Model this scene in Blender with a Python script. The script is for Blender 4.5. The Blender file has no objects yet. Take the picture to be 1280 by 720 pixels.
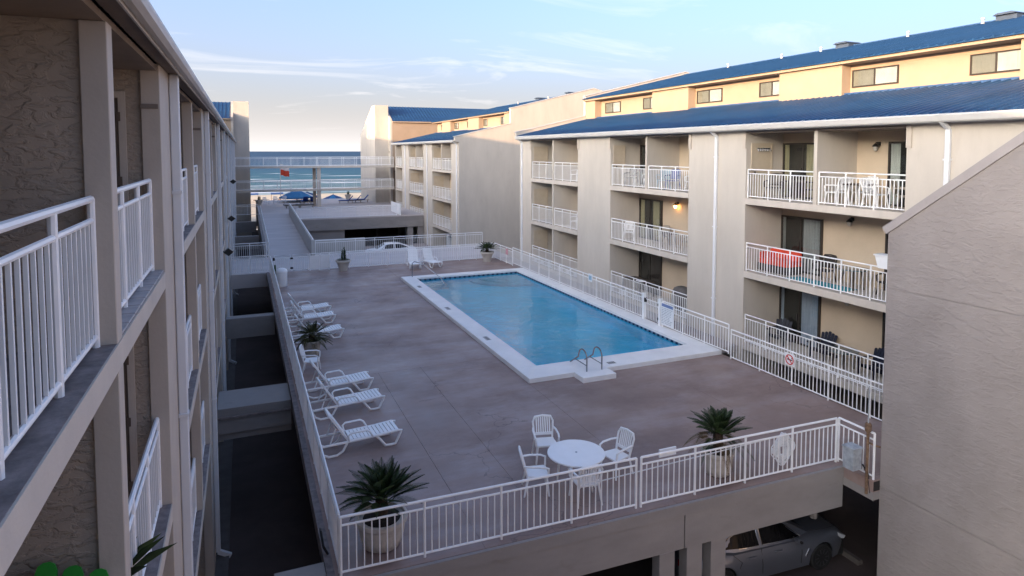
import bpy, math, random
from mathutils import Vector, Matrix
rnd = random.Random(11)
sc = bpy.context.scene
COL = sc.collection
rad = math.radians

# ------------------------------------------------------------------ camera
cd = bpy.data.cameras.new('camera')
cam = bpy.data.objects.new('camera', cd)
COL.objects.link(cam)
cam.location = (0, 0, 7.45)
cam.rotation_euler = (rad(90 - 3.341), 0, rad(-22.681))
cd.sensor_width = 36.0
cd.lens = 36.0 * 805 / 1280
cd.shift_y = -124 / 1280
cd.clip_start = 0.05
cd.clip_end = 60000
sc.camera = cam

# ------------------------------------------------------------------ sky and sun
SUN_EL, SUN_PHI = 7.3, 22.0            # elevation, degrees from -X towards -Y
sdir = Vector((-math.cos(rad(SUN_PHI)) * math.cos(rad(SUN_EL)),
               -math.sin(rad(SUN_PHI)) * math.cos(rad(SUN_EL)), math.sin(rad(SUN_EL))))
W = bpy.data.worlds.new('World')
sc.world = W
W.use_nodes = True
nt = W.node_tree
for n in list(nt.nodes):
    nt.nodes.remove(n)
def wn(t, **k):
    n = nt.nodes.new(t)
    for a, b in k.items():
        setattr(n, a, b)
    return n
wout = wn('ShaderNodeOutputWorld')
wbg = wn('ShaderNodeBackground')
wbg.inputs['Strength'].default_value = 0.15
sky = wn('ShaderNodeTexSky', sky_type='NISHITA', sun_disc=False)
sky.sun_elevation = rad(SUN_EL)
sky.sun_rotation = math.atan2(sdir.x, sdir.y)
sky.air_density = 0.5
sky.dust_density = 8.0
sky.ozone_density = 2.0
tc = wn('ShaderNodeTexCoord')
sep = wn('ShaderNodeSeparateXYZ')
nt.links.new(tc.outputs['Generated'], sep.inputs[0])
def wmath(op, a, b=None, clamp=False):
    m = wn('ShaderNodeMath', operation=op, use_clamp=clamp)
    for i, v in enumerate((a, b)):
        if v is None:
            continue
        if isinstance(v, (int, float)):
            m.inputs[i].default_value = v
        else:
            nt.links.new(v, m.inputs[i])
    return m.outputs[0]
den = wmath('ADD', wmath('MAXIMUM', sep.outputs[2], 0.0), 0.12)
cx = wmath('DIVIDE', sep.outputs[0], den)
cy = wmath('DIVIDE', sep.outputs[1], den)
comb = wn('ShaderNodeCombineXYZ')
nt.links.new(cx, comb.inputs[0]); nt.links.new(cy, comb.inputs[1])
mp = wn('ShaderNodeMapping')
mp.inputs['Rotation'].default_value = (0, 0, rad(25))
mp.inputs['Scale'].default_value = (0.75, 1.5, 1)
nt.links.new(comb.outputs[0], mp.inputs[0])
cn = wn('ShaderNodeTexNoise')
cn.inputs['Scale'].default_value = 1.1
cn.inputs['Detail'].default_value = 7
cn.inputs['Roughness'].default_value = 0.6
cn.inputs['Distortion'].default_value = 0.7
nt.links.new(mp.outputs[0], cn.inputs['Vector'])
cr = wn('ShaderNodeValToRGB')
cr.color_ramp.elements[0].position = 0.54
cr.color_ramp.elements[1].position = 0.86
nt.links.new(cn.outputs['Fac'], cr.inputs[0])
cm = wmath('MULTIPLY', cr.outputs[0], 0.55, True)
up = wmath('MULTIPLY', sep.outputs[2], 12.0, True)
cm = wmath('MULTIPLY', cm, up, True)
hz = wmath('MULTIPLY', wmath('EXPONENT', wmath('MULTIPLY', wmath('MAXIMUM', sep.outputs[2], 0.0), -10.0)), 0.75)
cm = wmath('ADD', cm, wmath('ADD', hz, 0.05), True)     # thin even veil, denser towards the horizon all round
mix = wn('ShaderNodeMixRGB')
mix.inputs['Color2'].default_value = (1.56, 1.47, 1.43, 1)
nt.links.new(cm, mix.inputs['Fac'])
nt.links.new(sky.outputs[0], mix.inputs['Color1'])
nt.links.new(mix.outputs[0], wbg.inputs['Color'])
nt.links.new(wbg.outputs[0], wout.inputs[0])

sl = bpy.data.lights.new('sun', 'SUN')
sl.energy = 2.0
sl.angle = rad(0.6)
sl.color = (0.80, 0.51, 0.29)
sun = bpy.data.objects.new('sun', sl)
COL.objects.link(sun)
sun.rotation_euler = (-sdir).to_track_quat('-Z', 'Y').to_euler()
sun.location = sdir * 200

sc.view_settings.view_transform = 'Standard'
sc.view_settings.look = 'None'
sc.view_settings.gamma = 1
sc.view_settings.use_curve_mapping = False
sc.view_settings.exposure = 2.65

# ------------------------------------------------------------------ materials
MATS = {}
def mat(name, c, rough=0.7, var=0.12, vscale=2.5, bump=0.0, bscale=40.0, metal=0.0, spec=0.4,
        vstretch=(1, 1, 1), c2=None, emit=None, dirt=None):
    m = bpy.data.materials.new(name)
    m.use_nodes = True
    t = m.node_tree
    b = t.nodes['Principled BSDF']
    b.inputs['Roughness'].default_value = rough
    b.inputs['Metallic'].default_value = metal
    b.inputs['Specular IOR Level'].default_value = spec
    co = t.nodes.new('ShaderNodeTexCoord')
    mpn = t.nodes.new('ShaderNodeMapping')
    mpn.inputs['Scale'].default_value = vstretch
    t.links.new(co.outputs['Object'], mpn.inputs[0])
    lo = tuple(max(0, x * (1 - var)) for x in c)
    hi = c2 if c2 else tuple(min(1, x * (1 + var)) for x in c)
    n = t.nodes.new('ShaderNodeTexNoise')
    n.inputs['Scale'].default_value = vscale
    n.inputs['Detail'].default_value = 6
    n.inputs['Roughness'].default_value = 0.62
    t.links.new(mpn.outputs[0], n.inputs['Vector'])
    r = t.nodes.new('ShaderNodeValToRGB')
    r.color_ramp.elements[0].position = 0.32
    r.color_ramp.elements[1].position = 0.68
    r.color_ramp.elements[0].color = (*lo, 1)
    r.color_ramp.elements[1].color = (*hi, 1)
    t.links.new(n.outputs['Fac'], r.inputs[0])
    col = r.outputs[0]
    if dirt:                                   # (colour, scale, threshold, amount)
        dc, ds, dt, da = dirt
        n3 = t.nodes.new('ShaderNodeTexNoise')
        n3.inputs['Scale'].default_value = ds
        n3.inputs['Detail'].default_value = 8
        n3.inputs['Roughness'].default_value = 0.7
        t.links.new(mpn.outputs[0], n3.inputs['Vector'])
        r3 = t.nodes.new('ShaderNodeValToRGB')
        r3.color_ramp.elements[0].position = dt
        r3.color_ramp.elements[1].position = min(1, dt + 0.18)
        r3.color_ramp.elements[1].color = (da, da, da, 1)
        t.links.new(n3.outputs['Fac'], r3.inputs[0])
        mx = t.nodes.new('ShaderNodeMixRGB')
        mx.inputs['Color2'].default_value = (*dc, 1)
        t.links.new(r3.outputs[0], mx.inputs['Fac'])
        t.links.new(col, mx.inputs['Color1'])
        col = mx.outputs[0]
    t.links.new(col, b.inputs['Base Color'])
    if bump:
        n2 = t.nodes.new('ShaderNodeTexNoise')
        n2.inputs['Scale'].default_value = bscale
        n2.inputs['Detail'].default_value = 5
        t.links.new(co.outputs['Object'], n2.inputs['Vector'])
        bp = t.nodes.new('ShaderNodeBump')
        bp.inputs['Strength'].default_value = bump
        bp.inputs['Distance'].default_value = 0.01
        t.links.new(n2.outputs['Fac'], bp.inputs['Height'])
        t.links.new(bp.outputs[0], b.inputs['Normal'])
    if emit:
        b.inputs['Emission Color'].default_value = (*emit[0], 1)
        b.inputs['Emission Strength'].default_value = emit[1]
    MATS[name] = m
    return m

def knockdown(name, c, scale, dist):
    """stucco with skip-trowel relief"""
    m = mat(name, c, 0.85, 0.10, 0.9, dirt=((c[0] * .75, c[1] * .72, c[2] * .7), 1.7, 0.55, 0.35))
    t = m.node_tree
    b = t.nodes['Principled BSDF']
    co = t.nodes.new('ShaderNodeTexCoord')
    mp_ = t.nodes.new('ShaderNodeMapping')
    mp_.inputs['Rotation'].default_value = (rad(-38), rad(25), rad(20))
    mp_.inputs['Scale'].default_value = (1, 0.8, 2.0)
    t.links.new(co.outputs['Object'], mp_.inputs[0])
    n = t.nodes.new('ShaderNodeTexNoise')
    n.inputs['Scale'].default_value = scale
    n.inputs['Detail'].default_value = 5
    n.inputs['Roughness'].default_value = 0.55
    n.inputs['Distortion'].default_value = 0.55
    t.links.new(mp_.outputs[0], n.inputs['Vector'])
    r = t.nodes.new('ShaderNodeValToRGB')
    r.color_ramp.elements[0].position = 0.46
    r.color_ramp.elements[1].position = 0.60
    t.links.new(n.outputs['Fac'], r.inputs[0])
    n2 = t.nodes.new('ShaderNodeTexNoise')
    n2.inputs['Scale'].default_value = 45
    n2.inputs['Detail'].default_value = 4
    t.links.new(co.outputs['Object'], n2.inputs['Vector'])
    ad = t.nodes.new('ShaderNodeMath'); ad.operation = 'MULTIPLY_ADD'
    ad.inputs[1].default_value = 0.25
    t.links.new(n2.outputs['Fac'], ad.inputs[0])
    t.links.new(r.outputs[0], ad.inputs[2])
    bp = t.nodes.new('ShaderNodeBump')
    bp.inputs['Strength'].default_value = 0.85
    bp.inputs['Distance'].default_value = dist
    t.links.new(ad.outputs[0], bp.inputs['Height'])
    t.links.new(bp.outputs[0], b.inputs['Normal'])
    return m

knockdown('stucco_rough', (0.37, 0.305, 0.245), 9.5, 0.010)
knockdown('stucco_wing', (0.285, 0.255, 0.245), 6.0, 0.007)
mat('stucco', (0.50, 0.452, 0.395), 0.85, 0.07, 1.1, 0.5, 14, vstretch=(1, 1, 0.3), dirt=((0.38, 0.33, 0.28), 2.0, 0.55, 0.28))
mat('stucco_smooth', (0.49, 0.43, 0.37), 0.8, 0.06, 1.5, 0.2, 30, dirt=((0.30, 0.27, 0.24), 3.0, 0.62, 0.3))
mat('stucco_brown', (0.42, 0.35, 0.285), 0.85, 0.09, 1.1, 0.5, 14)
mat('slab_paint', (0.53, 0.475, 0.415), 0.8, 0.07, 2.0, 0.2, 30, vstretch=(1, 1, .4), dirt=((0.30, 0.25, 0.2), 3.5, 0.62, 0.4))
mat('cream', (0.50, 0.41, 0.31), 0.85, 0.06, 1.0, 0.4, 18)
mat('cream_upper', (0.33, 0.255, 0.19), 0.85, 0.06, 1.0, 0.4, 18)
mat('trim_white', (0.52, 0.505, 0.485), 0.55, 0.05, 2.0, dirt=((0.45, 0.42, 0.38), 2.0, 0.62, 0.35))
mat('pipe_white', (0.66, 0.67, 0.69), 0.45, 0.05, 2.0, dirt=((0.40, 0.38, 0.36), 2.2, 0.64, 0.35))
mat('white_paint', (0.84, 0.84, 0.84), 0.35, 0.04, 3.0, spec=0.5)
mat('resin_white', (0.84, 0.84, 0.84), 0.4, 0.03, 3.0, spec=0.5)
mat('roof_blue', (0.010, 0.050, 0.128), 0.42, 0.18, 0.7, spec=0.45, vstretch=(0.6, 2.2, 1),
    dirt=((0.07, 0.13, 0.22), 1.1, 0.60, 0.6))
mat('roof_trim', (0.03, 0.08, 0.19), 0.5, 0.1)
mat('deck_concrete', (0.270, 0.190, 0.165), 0.5, 0.18, 0.28, 0.25, 25, vstretch=(0.6, 1.6, 1),
    dirt=((0.36, 0.295, 0.285), 0.55, 0.47, 0.65))
mat('deck_joint', (0.03, 0.026, 0.026), 0.9)
mat('ramp_concrete', (0.50, 0.455, 0.445), 0.7, 0.12, 0.6, 0.2, 20, vstretch=(0.5, 2, 1))
mat('walkway_concrete', (0.33, 0.29, 0.28), 0.75, 0.12, 0.5, 0.2, 20)
mat('fascia', (0.275, 0.255, 0.245), 0.85, 0.10, 0.8, 0.25, 20, vstretch=(1, 1, 2.5), dirt=((0.17, 0.15, 0.14), 1.3, 0.6, 0.45))
mat('ledge', (0.20, 0.17, 0.165), 0.8, 0.35, 7.0, 0.4, 25)
mat('ledge_tile', (0.36, 0.335, 0.34), 0.55, 0.15, 4.0)
mat('asphalt', (0.058, 0.043, 0.040), 0.85, 0.3, 0.5, 0.4, 60, dirt=((0.085, 0.066, 0.062), 0.6, 0.55, 0.5))
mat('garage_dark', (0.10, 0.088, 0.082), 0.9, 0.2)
mat('soffit', (0.22, 0.18, 0.15), 0.85, 0.1)
mat('coping_white', (0.78, 0.77, 0.76), 0.6, 0.06, 1.2, 0.25, 30, dirt=((0.5, 0.48, 0.46), 2.5, 0.66, 0.4))
mat('pool_plaster', (0.02, 0.62, 0.86), 0.7, 0.14, 0.5)
mat('pool_step', (0.22, 0.52, 0.66), 0.7, 0.1, 1)
mat('tile_dark', (0.015, 0.04, 0.09), 0.25, 0.2, 8)
mat('tile_light', (0.14, 0.25, 0.34), 0.25, 0.2, 8)
mat('marker_grey', (0.42, 0.41, 0.40), 0.6, 0.1)
mat('print_dark', (0.06, 0.06, 0.07), 0.6)
mat('steel', (0.27, 0.28, 0.30), 0.22, 0.05, metal=1.0)
mat('door_brown', (0.13, 0.095, 0.07), 0.6, 0.12, 2, vstretch=(1, 1, 0.3))
mat('door_beige', (0.50, 0.42, 0.32), 0.6, 0.06)
mat('frame_dark', (0.035, 0.028, 0.024), 0.45, 0.1)
mat('room_dark', (0.03, 0.026, 0.024), 0.9, 0.2)
mat('curtain_tan', (0.42, 0.35, 0.22), 0.9, 0.15, 5, vstretch=(1, 3, 0.2))
mat('curtain_grey', (0.36, 0.35, 0.35), 0.9, 0.15, 5, vstretch=(1, 3, 0.2))
mat('curtain_blue', (0.42, 0.46, 0.56), 0.9, 0.15, 5, vstretch=(1, 3, 0.2))
mat('curtain_white', (0.62, 0.60, 0.56), 0.9, 0.1, 5, vstretch=(1, 3, 0.2))
mat('curtain_brown', (0.055, 0.04, 0.035), 0.9, 0.2, 5, vstretch=(1, 3, 0.2))
mat('blind', (0.56, 0.55, 0.54), 0.7, 0.1, 2)
mat('blind_shade', (0.27, 0.25, 0.21), 0.7, 0.1, 2)  # darker beige blind, used behind one pane of each window
mat('lamp_black', (0.02, 0.02, 0.02), 0.4)
mat('lamp_glow', (1.0, 0.6, 0.2), 0.4, emit=((1.0, 0.48, 0.12), 6))
mat('lamp_glass', (0.5, 0.48, 0.44), 0.2)
mat('pot_clay', (0.50, 0.46, 0.41), 0.8, 0.12, 4, 0.3, 25, dirt=((0.28, 0.24, 0.2), 4, 0.58, 0.5))
mat('pot_dirty', (0.52, 0.47, 0.41), 0.8, 0.15, 4, 0.3, 25, dirt=((0.2, 0.15, 0.12), 4, 0.55, 0.6))
mat('soil', (0.03, 0.022, 0.016), 0.95, 0.3, 20, 0.5, 60)
mat('frond', (0.016, 0.034, 0.013), 0.5, 0.35, 6, c2=(0.042, 0.075, 0.022))
mat('frond_olive', (0.035, 0.042, 0.016), 0.5, 0.35, 6, c2=(0.075, 0.085, 0.03))
mat('frond_dry', (0.13, 0.085, 0.04), 0.7, 0.3, 6)
mat('leaf_green', (0.03, 0.065, 0.022), 0.5, 0.3, 6, c2=(0.06, 0.11, 0.03))
def worn_deck():
    m = MATS['deck_concrete']; t = m.node_tree; b = t.nodes['Principled BSDF']
    src = b.inputs['Base Color'].links[0].from_socket
    co = t.nodes.new('ShaderNodeTexCoord')
    n = t.nodes.new('ShaderNodeTexNoise'); n.inputs['Scale'].default_value = 0.35; n.inputs['Detail'].default_value = 9; n.inputs['Roughness'].default_value = 0.68
    t.links.new(co.outputs['Object'], n.inputs['Vector'])
    r = t.nodes.new('ShaderNodeValToRGB'); r.color_ramp.elements[0].position = 0.50; r.color_ramp.elements[1].position = 0.72
    r.color_ramp.elements[1].color = (.34, .34, .34, 1)
    t.links.new(n.outputs['Fac'], r.inputs[0])
    mx = t.nodes.new('ShaderNodeMixRGB'); mx.inputs['Color2'].default_value = (0.12, 0.085, 0.08, 1)
    t.links.new(r.outputs[0], mx.inputs['Fac']); t.links.new(src, mx.inputs['Color1'])
    # fine specks and hairline cracks
    v = t.nodes.new('ShaderNodeTexVoronoi'); v.feature = 'DISTANCE_TO_EDGE'; v.inputs['Scale'].default_value = 0.33
    nd = t.nodes.new('ShaderNodeTexNoise'); nd.inputs['Scale'].default_value = 1.6; nd.inputs['Detail'].default_value = 5
    t.links.new(co.outputs['Object'], nd.inputs['Vector'])
    ad = t.nodes.new('ShaderNodeMixRGB'); ad.blend_type = 'ADD'; ad.inputs['Fac'].default_value = 0.9
    t.links.new(co.outputs['Object'], ad.inputs['Color1']); t.links.new(nd.outputs['Color'], ad.inputs['Color2'])
    t.links.new(ad.outputs[0], v.inputs['Vector'])
    lt = t.nodes.new('ShaderNodeMath'); lt.operation = 'LESS_THAN'; lt.inputs[1].default_value = 0.004
    t.links.new(v.outputs['Distance'], lt.inputs[0])
    n4 = t.nodes.new('ShaderNodeTexNoise'); n4.inputs['Scale'].default_value = 0.22
    t.links.new(co.outputs['Object'], n4.inputs['Vector'])
    g = t.nodes.new('ShaderNodeMath'); g.operation = 'GREATER_THAN'; g.inputs[1].default_value = 0.53
    t.links.new(n4.outputs['Fac'], g.inputs[0])
    mu = t.nodes.new('ShaderNodeMath'); mu.operation = 'MULTIPLY'
    t.links.new(lt.outputs[0], mu.inputs[0]); t.links.new(g.outputs[0], mu.inputs[1])
    m3 = t.nodes.new('ShaderNodeMath'); m3.operation = 'MULTIPLY'; m3.inputs[1].default_value = 0.4
    t.links.new(mu.outputs[0], m3.inputs[0])
    m2 = t.nodes.new('ShaderNodeMixRGB'); m2.inputs['Color2'].default_value = (0.06, 0.045, 0.042, 1)
    t.links.new(m3.outputs[0], m2.inputs['Fac']); t.links.new(mx.outputs[0], m2.inputs['Color1'])
    t.links.new(m2.outputs[0], b.inputs['Base Color'])
    rr = t.nodes.new('ShaderNodeMapRange'); rr.inputs[1].default_value = .35; rr.inputs[2].default_value = .65; rr.inputs[3].default_value = .34; rr.inputs[4].default_value = .68
    t.links.new(n.outputs['Fac'], rr.inputs[0]); t.links.new(rr.outputs[0], b.inputs['Roughness'])
worn_deck()
mat('cycad_trunk', (0.055, 0.036, 0.024), 0.95, 0.4, 18, 0.8, 40)
mat('rust', (0.15, 0.085, 0.05), 0.85, 0.4, 9, 0.4, 40, c2=(0.26, 0.17, 0.11))
mat('box_grey', (0.34, 0.37, 0.40), 0.55, 0.25, 7)
mat('cable_black', (0.012, 0.012, 0.014), 0.6)
mat('hose_white', (0.74, 0.75, 0.77), 0.4, 0.1, 9)
mat('sign_white', (0.78, 0.79, 0.80), 0.4, 0.03)
mat('sign_red', (0.55, 0.03, 0.03), 0.5)
mat('sign_pink', (0.62, 0.33, 0.36), 0.5)
mat('sign_blue', (0.16, 0.22, 0.42), 0.5)
mat('sign_teal', (0.30, 0.45, 0.55), 0.5)
mat('print_grey', (0.28, 0.30, 0.34), 0.6)
mat('car_silver', (0.22, 0.235, 0.275), 0.3, 0.02, metal=0.7, spec=0.5)
mat('car_white', (0.78, 0.79, 0.80), 0.25, 0.02, spec=0.6)
mat('car_glass', (0.005, 0.005, 0.006), 0.12, 0.0, spec=0.18)
mat('tyre', (0.012, 0.012, 0.012), 0.85)
mat('rim', (0.07, 0.07, 0.075), 0.35, 0.05, metal=0.8)
mat('chrome', (0.55, 0.55, 0.55), 0.15, 0.02, metal=1)
mat('headlight', (0.55, 0.58, 0.62), 0.08, 0.02, spec=0.8)
mat('light_red', (0.35, 0.01, 0.01), 0.2)
mat('navy_plastic', (0.006, 0.008, 0.022), 0.45, 0.1)
mat('green_plastic', (0.022, 0.25, 0.028), 0.45, 0.1)
mat('wicker_dark', (0.03, 0.025, 0.022), 0.8, 0.3, 30)
mat('bronze_metal', (0.06, 0.045, 0.035), 0.5, 0.1)
mat('taupe_sling', (0.30, 0.26, 0.21), 0.7, 0.1)
mat('table_glass', (0.10, 0.14, 0.15), 0.08, 0.1, spec=0.7)
mat('cushion_red', (0.60, 0.055, 0.02), 0.8, 0.08, 6, 0.2, 60)
mat('cushion_blue', (0.02, 0.06, 0.26), 0.7, 0.1)
mat('mat_teal', (0.03, 0.30, 0.38), 0.6, 0.2, 4)
mat('cover_grey', (0.115, 0.105, 0.10), 0.75, 0.2, 3, 0.3, 12)
mat('canopy_blue', (0.035, 0.18, 0.38), 0.75, 0.08, 3)
mat('canopy_navy', (0.03, 0.08, 0.22), 0.75, 0.08, 3)
mat('canopy_pale', (0.50, 0.56, 0.58), 0.75, 0.05, 3)
mat('wood_pole', (0.20, 0.11, 0.06), 0.7, 0.2, 6)
mat('flag_white', (0.72, 0.66, 0.64), 0.8, 0.05)
mat('flag_red', (0.62, 0.07, 0.035), 0.8, 0.05)
mat('sand', (0.56, 0.46, 0.33), 0.95, 0.14, 0.12, 0.5, 3, dirt=((0.36, 0.29, 0.19), 0.09, 0.58, 0.6))
mat('vent_blue', (0.05, 0.075, 0.12), 0.6, 0.15)
mat('wing_cap', (0.33, 0.30, 0.295), 0.8, 0.07, 1.5, dirt=((0.2, 0.18, 0.17), 2.2, 0.58, 0.4))
mat('parapet', (0.46, 0.41, 0.355), 0.8, 0.07, 1.5, dirt=((0.3, 0.26, 0.22), 2.2, 0.58, 0.4))

def glass_mat():
    m = bpy.data.materials.new('window_glass')
    m.use_nodes = True
    t = m.node_tree
    for n in list(t.nodes):
        t.nodes.remove(n)
    o = t.nodes.new('ShaderNodeOutputMaterial')
    g = t.nodes.new('ShaderNodeBsdfGlossy'); g.inputs['Roughness'].default_value = 0.03
    tr = t.nodes.new('ShaderNodeBsdfTransparent'); tr.inputs['Color'].default_value = (0.85, 0.88, 0.88, 1)
    lw = t.nodes.new('ShaderNodeLayerWeight'); lw.inputs['Blend'].default_value = 0.5
    pw = t.nodes.new('ShaderNodeMath'); pw.operation = 'POWER'; pw.inputs[1].default_value = 3.5
    t.links.new(lw.outputs['Facing'], pw.inputs[0])
    fr = t.nodes.new('ShaderNodeMath'); fr.operation = 'MULTIPLY_ADD'; fr.inputs[1].default_value = 0.6; fr.inputs[2].default_value = 0.04
    t.links.new(pw.outputs[0], fr.inputs[0])
    mx = t.nodes.new('ShaderNodeMixShader')
    t.links.new(fr.outputs[0], mx.inputs[0])
    t.links.new(tr.outputs[0], mx.inputs[1]); t.links.new(g.outputs[0], mx.inputs[2])
    t.links.new(mx.outputs[0], o.inputs[0])
    MATS['window_glass'] = m
glass_mat()

def water_mat():
    m = bpy.data.materials.new('pool_water')
    m.use_nodes = True
    t = m.node_tree
    b = t.nodes['Principled BSDF']
    b.inputs['Base Color'].default_value = (0.55, 0.93, 0.98, 1)
    b.inputs['Roughness'].default_value = 0.03
    b.inputs['IOR'].default_value = 1.33
    b.inputs['Transmission Weight'].default_value = 1.0
    co = t.nodes.new('ShaderNodeTexCoord')
    hs = []
    for s, d in ((1.1, 1.2), (4.5, 0.6)):
        n = t.nodes.new('ShaderNodeTexNoise')
        n.inputs['Scale'].default_value = s
        n.inputs['Detail'].default_value = 3
        n.inputs['Distortion'].default_value = d
        t.links.new(co.outputs['Object'], n.inputs['Vector'])
        hs.append(n.outputs['Fac'])
    a = t.nodes.new('ShaderNodeMath'); a.operation = 'MULTIPLY_ADD'
    a.inputs[1].default_value = 0.35
    t.links.new(hs[1], a.inputs[0]); t.links.new(hs[0], a.inputs[2])
    bp = t.nodes.new('ShaderNodeBump')
    bp.inputs['Strength'].default_value = 0.55
    bp.inputs['Distance'].default_value = 0.05
    t.links.new(a.outputs[0], bp.inputs['Height'])
    t.links.new(bp.outputs[0], b.inputs['Normal'])
    MATS['pool_water'] = m
water_mat()

def sea_mat():
    m = bpy.data.materials.new('sea_water')
    m.use_nodes = True
    t = m.node_tree
    b = t.nodes['Principled BSDF']
    b.inputs['Roughness'].default_value = 0.5
    b.inputs['IOR'].default_value = 1.33
    b.inputs['Specular IOR Level'].default_value = 0.12
    co = t.nodes.new('ShaderNodeTexCoord')
    sp = t.nodes.new('ShaderNodeSeparateXYZ')
    t.links.new(co.outputs['Object'], sp.inputs[0])
    # depth colour by distance from the shore (object Y: 0 at the waterline)
    mr = t.nodes.new('ShaderNodeMapRange')
    mr.inputs[1].default_value = 0; mr.inputs[2].default_value = 700
    t.links.new(sp.outputs[1], mr.inputs[0])
    r = t.nodes.new('ShaderNodeValToRGB')
    e = r.color_ramp.elements
    e[0].position = 0.0; e[0].color = (0.12, 0.20, 0.20, 1)
    e[1].position = 1.0; e[1].color = (0.022, 0.062, 0.112, 1)
    x = e.new(0.12); x.color = (0.045, 0.13, 0.155, 1)
    x = e.new(0.4); x.color = (0.026, 0.088, 0.140, 1)
    t.links.new(mr.outputs[0], r.inputs[0])
    mp_ = t.nodes.new('ShaderNodeMapping')
    mp_.inputs['Scale'].default_value = (0.012, 0.055, 1)
    t.links.new(co.outputs['Object'], mp_.inputs[0])
    n = t.nodes.new('ShaderNodeTexNoise')
    n.inputs['Scale'].default_value = 1.6; n.inputs['Detail'].default_value = 6; n.inputs['Distortion'].default_value = 0.5
    t.links.new(mp_.outputs[0], n.inputs['Vector'])
    # foam is likelier near the shore
    mf = t.nodes.new('ShaderNodeMapRange')
    mf.inputs[1].default_value = 0; mf.inputs[2].default_value = 260
    mf.inputs[3].default_value = 0.475; mf.inputs[4].default_value = 0.68
    t.links.new(sp.outputs[1], mf.inputs[0])
    sb = t.nodes.new('ShaderNodeMath'); sb.operation = 'SUBTRACT'
    t.links.new(n.outputs['Fac'], sb.inputs[0]); t.links.new(mf.outputs[0], sb.inputs[1])
    ml = t.nodes.new('ShaderNodeMath'); ml.operation = 'MULTIPLY'; ml.use_clamp = True
    ml.inputs[1].default_value = 11
    t.links.new(sb.outputs[0], ml.inputs[0])
    mx = t.nodes.new('ShaderNodeMixRGB')
    mx.inputs['Color2'].default_value = (0.72, 0.75, 0.76, 1)
    t.links.new(ml.outputs[0], mx.inputs['Fac']); t.links.new(r.outputs[0], mx.inputs['Color1'])
    t.links.new(mx.outputs[0], b.inputs['Base Color'])
    mp2 = t.nodes.new('ShaderNodeMapping')
    mp2.inputs['Scale'].default_value = (0.05, 0.16, 1)
    t.links.new(co.outputs['Object'], mp2.inputs[0])
    n2 = t.nodes.new('ShaderNodeTexNoise')
    n2.inputs['Scale'].default_value = 1.3; n2.inputs['Detail'].default_value = 7
    t.links.new(mp2.outputs[0], n2.inputs['Vector'])
    bp = t.nodes.new('ShaderNodeBump')
    bp.inputs['Strength'].default_value = 0.9; bp.inputs['Distance'].default_value = 1.2
    t.links.new(n2.outputs['Fac'], bp.inputs['Height'])
    t.links.new(bp.outputs[0], b.inputs['Normal'])
    MATS['sea_water'] = m
sea_mat()

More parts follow.
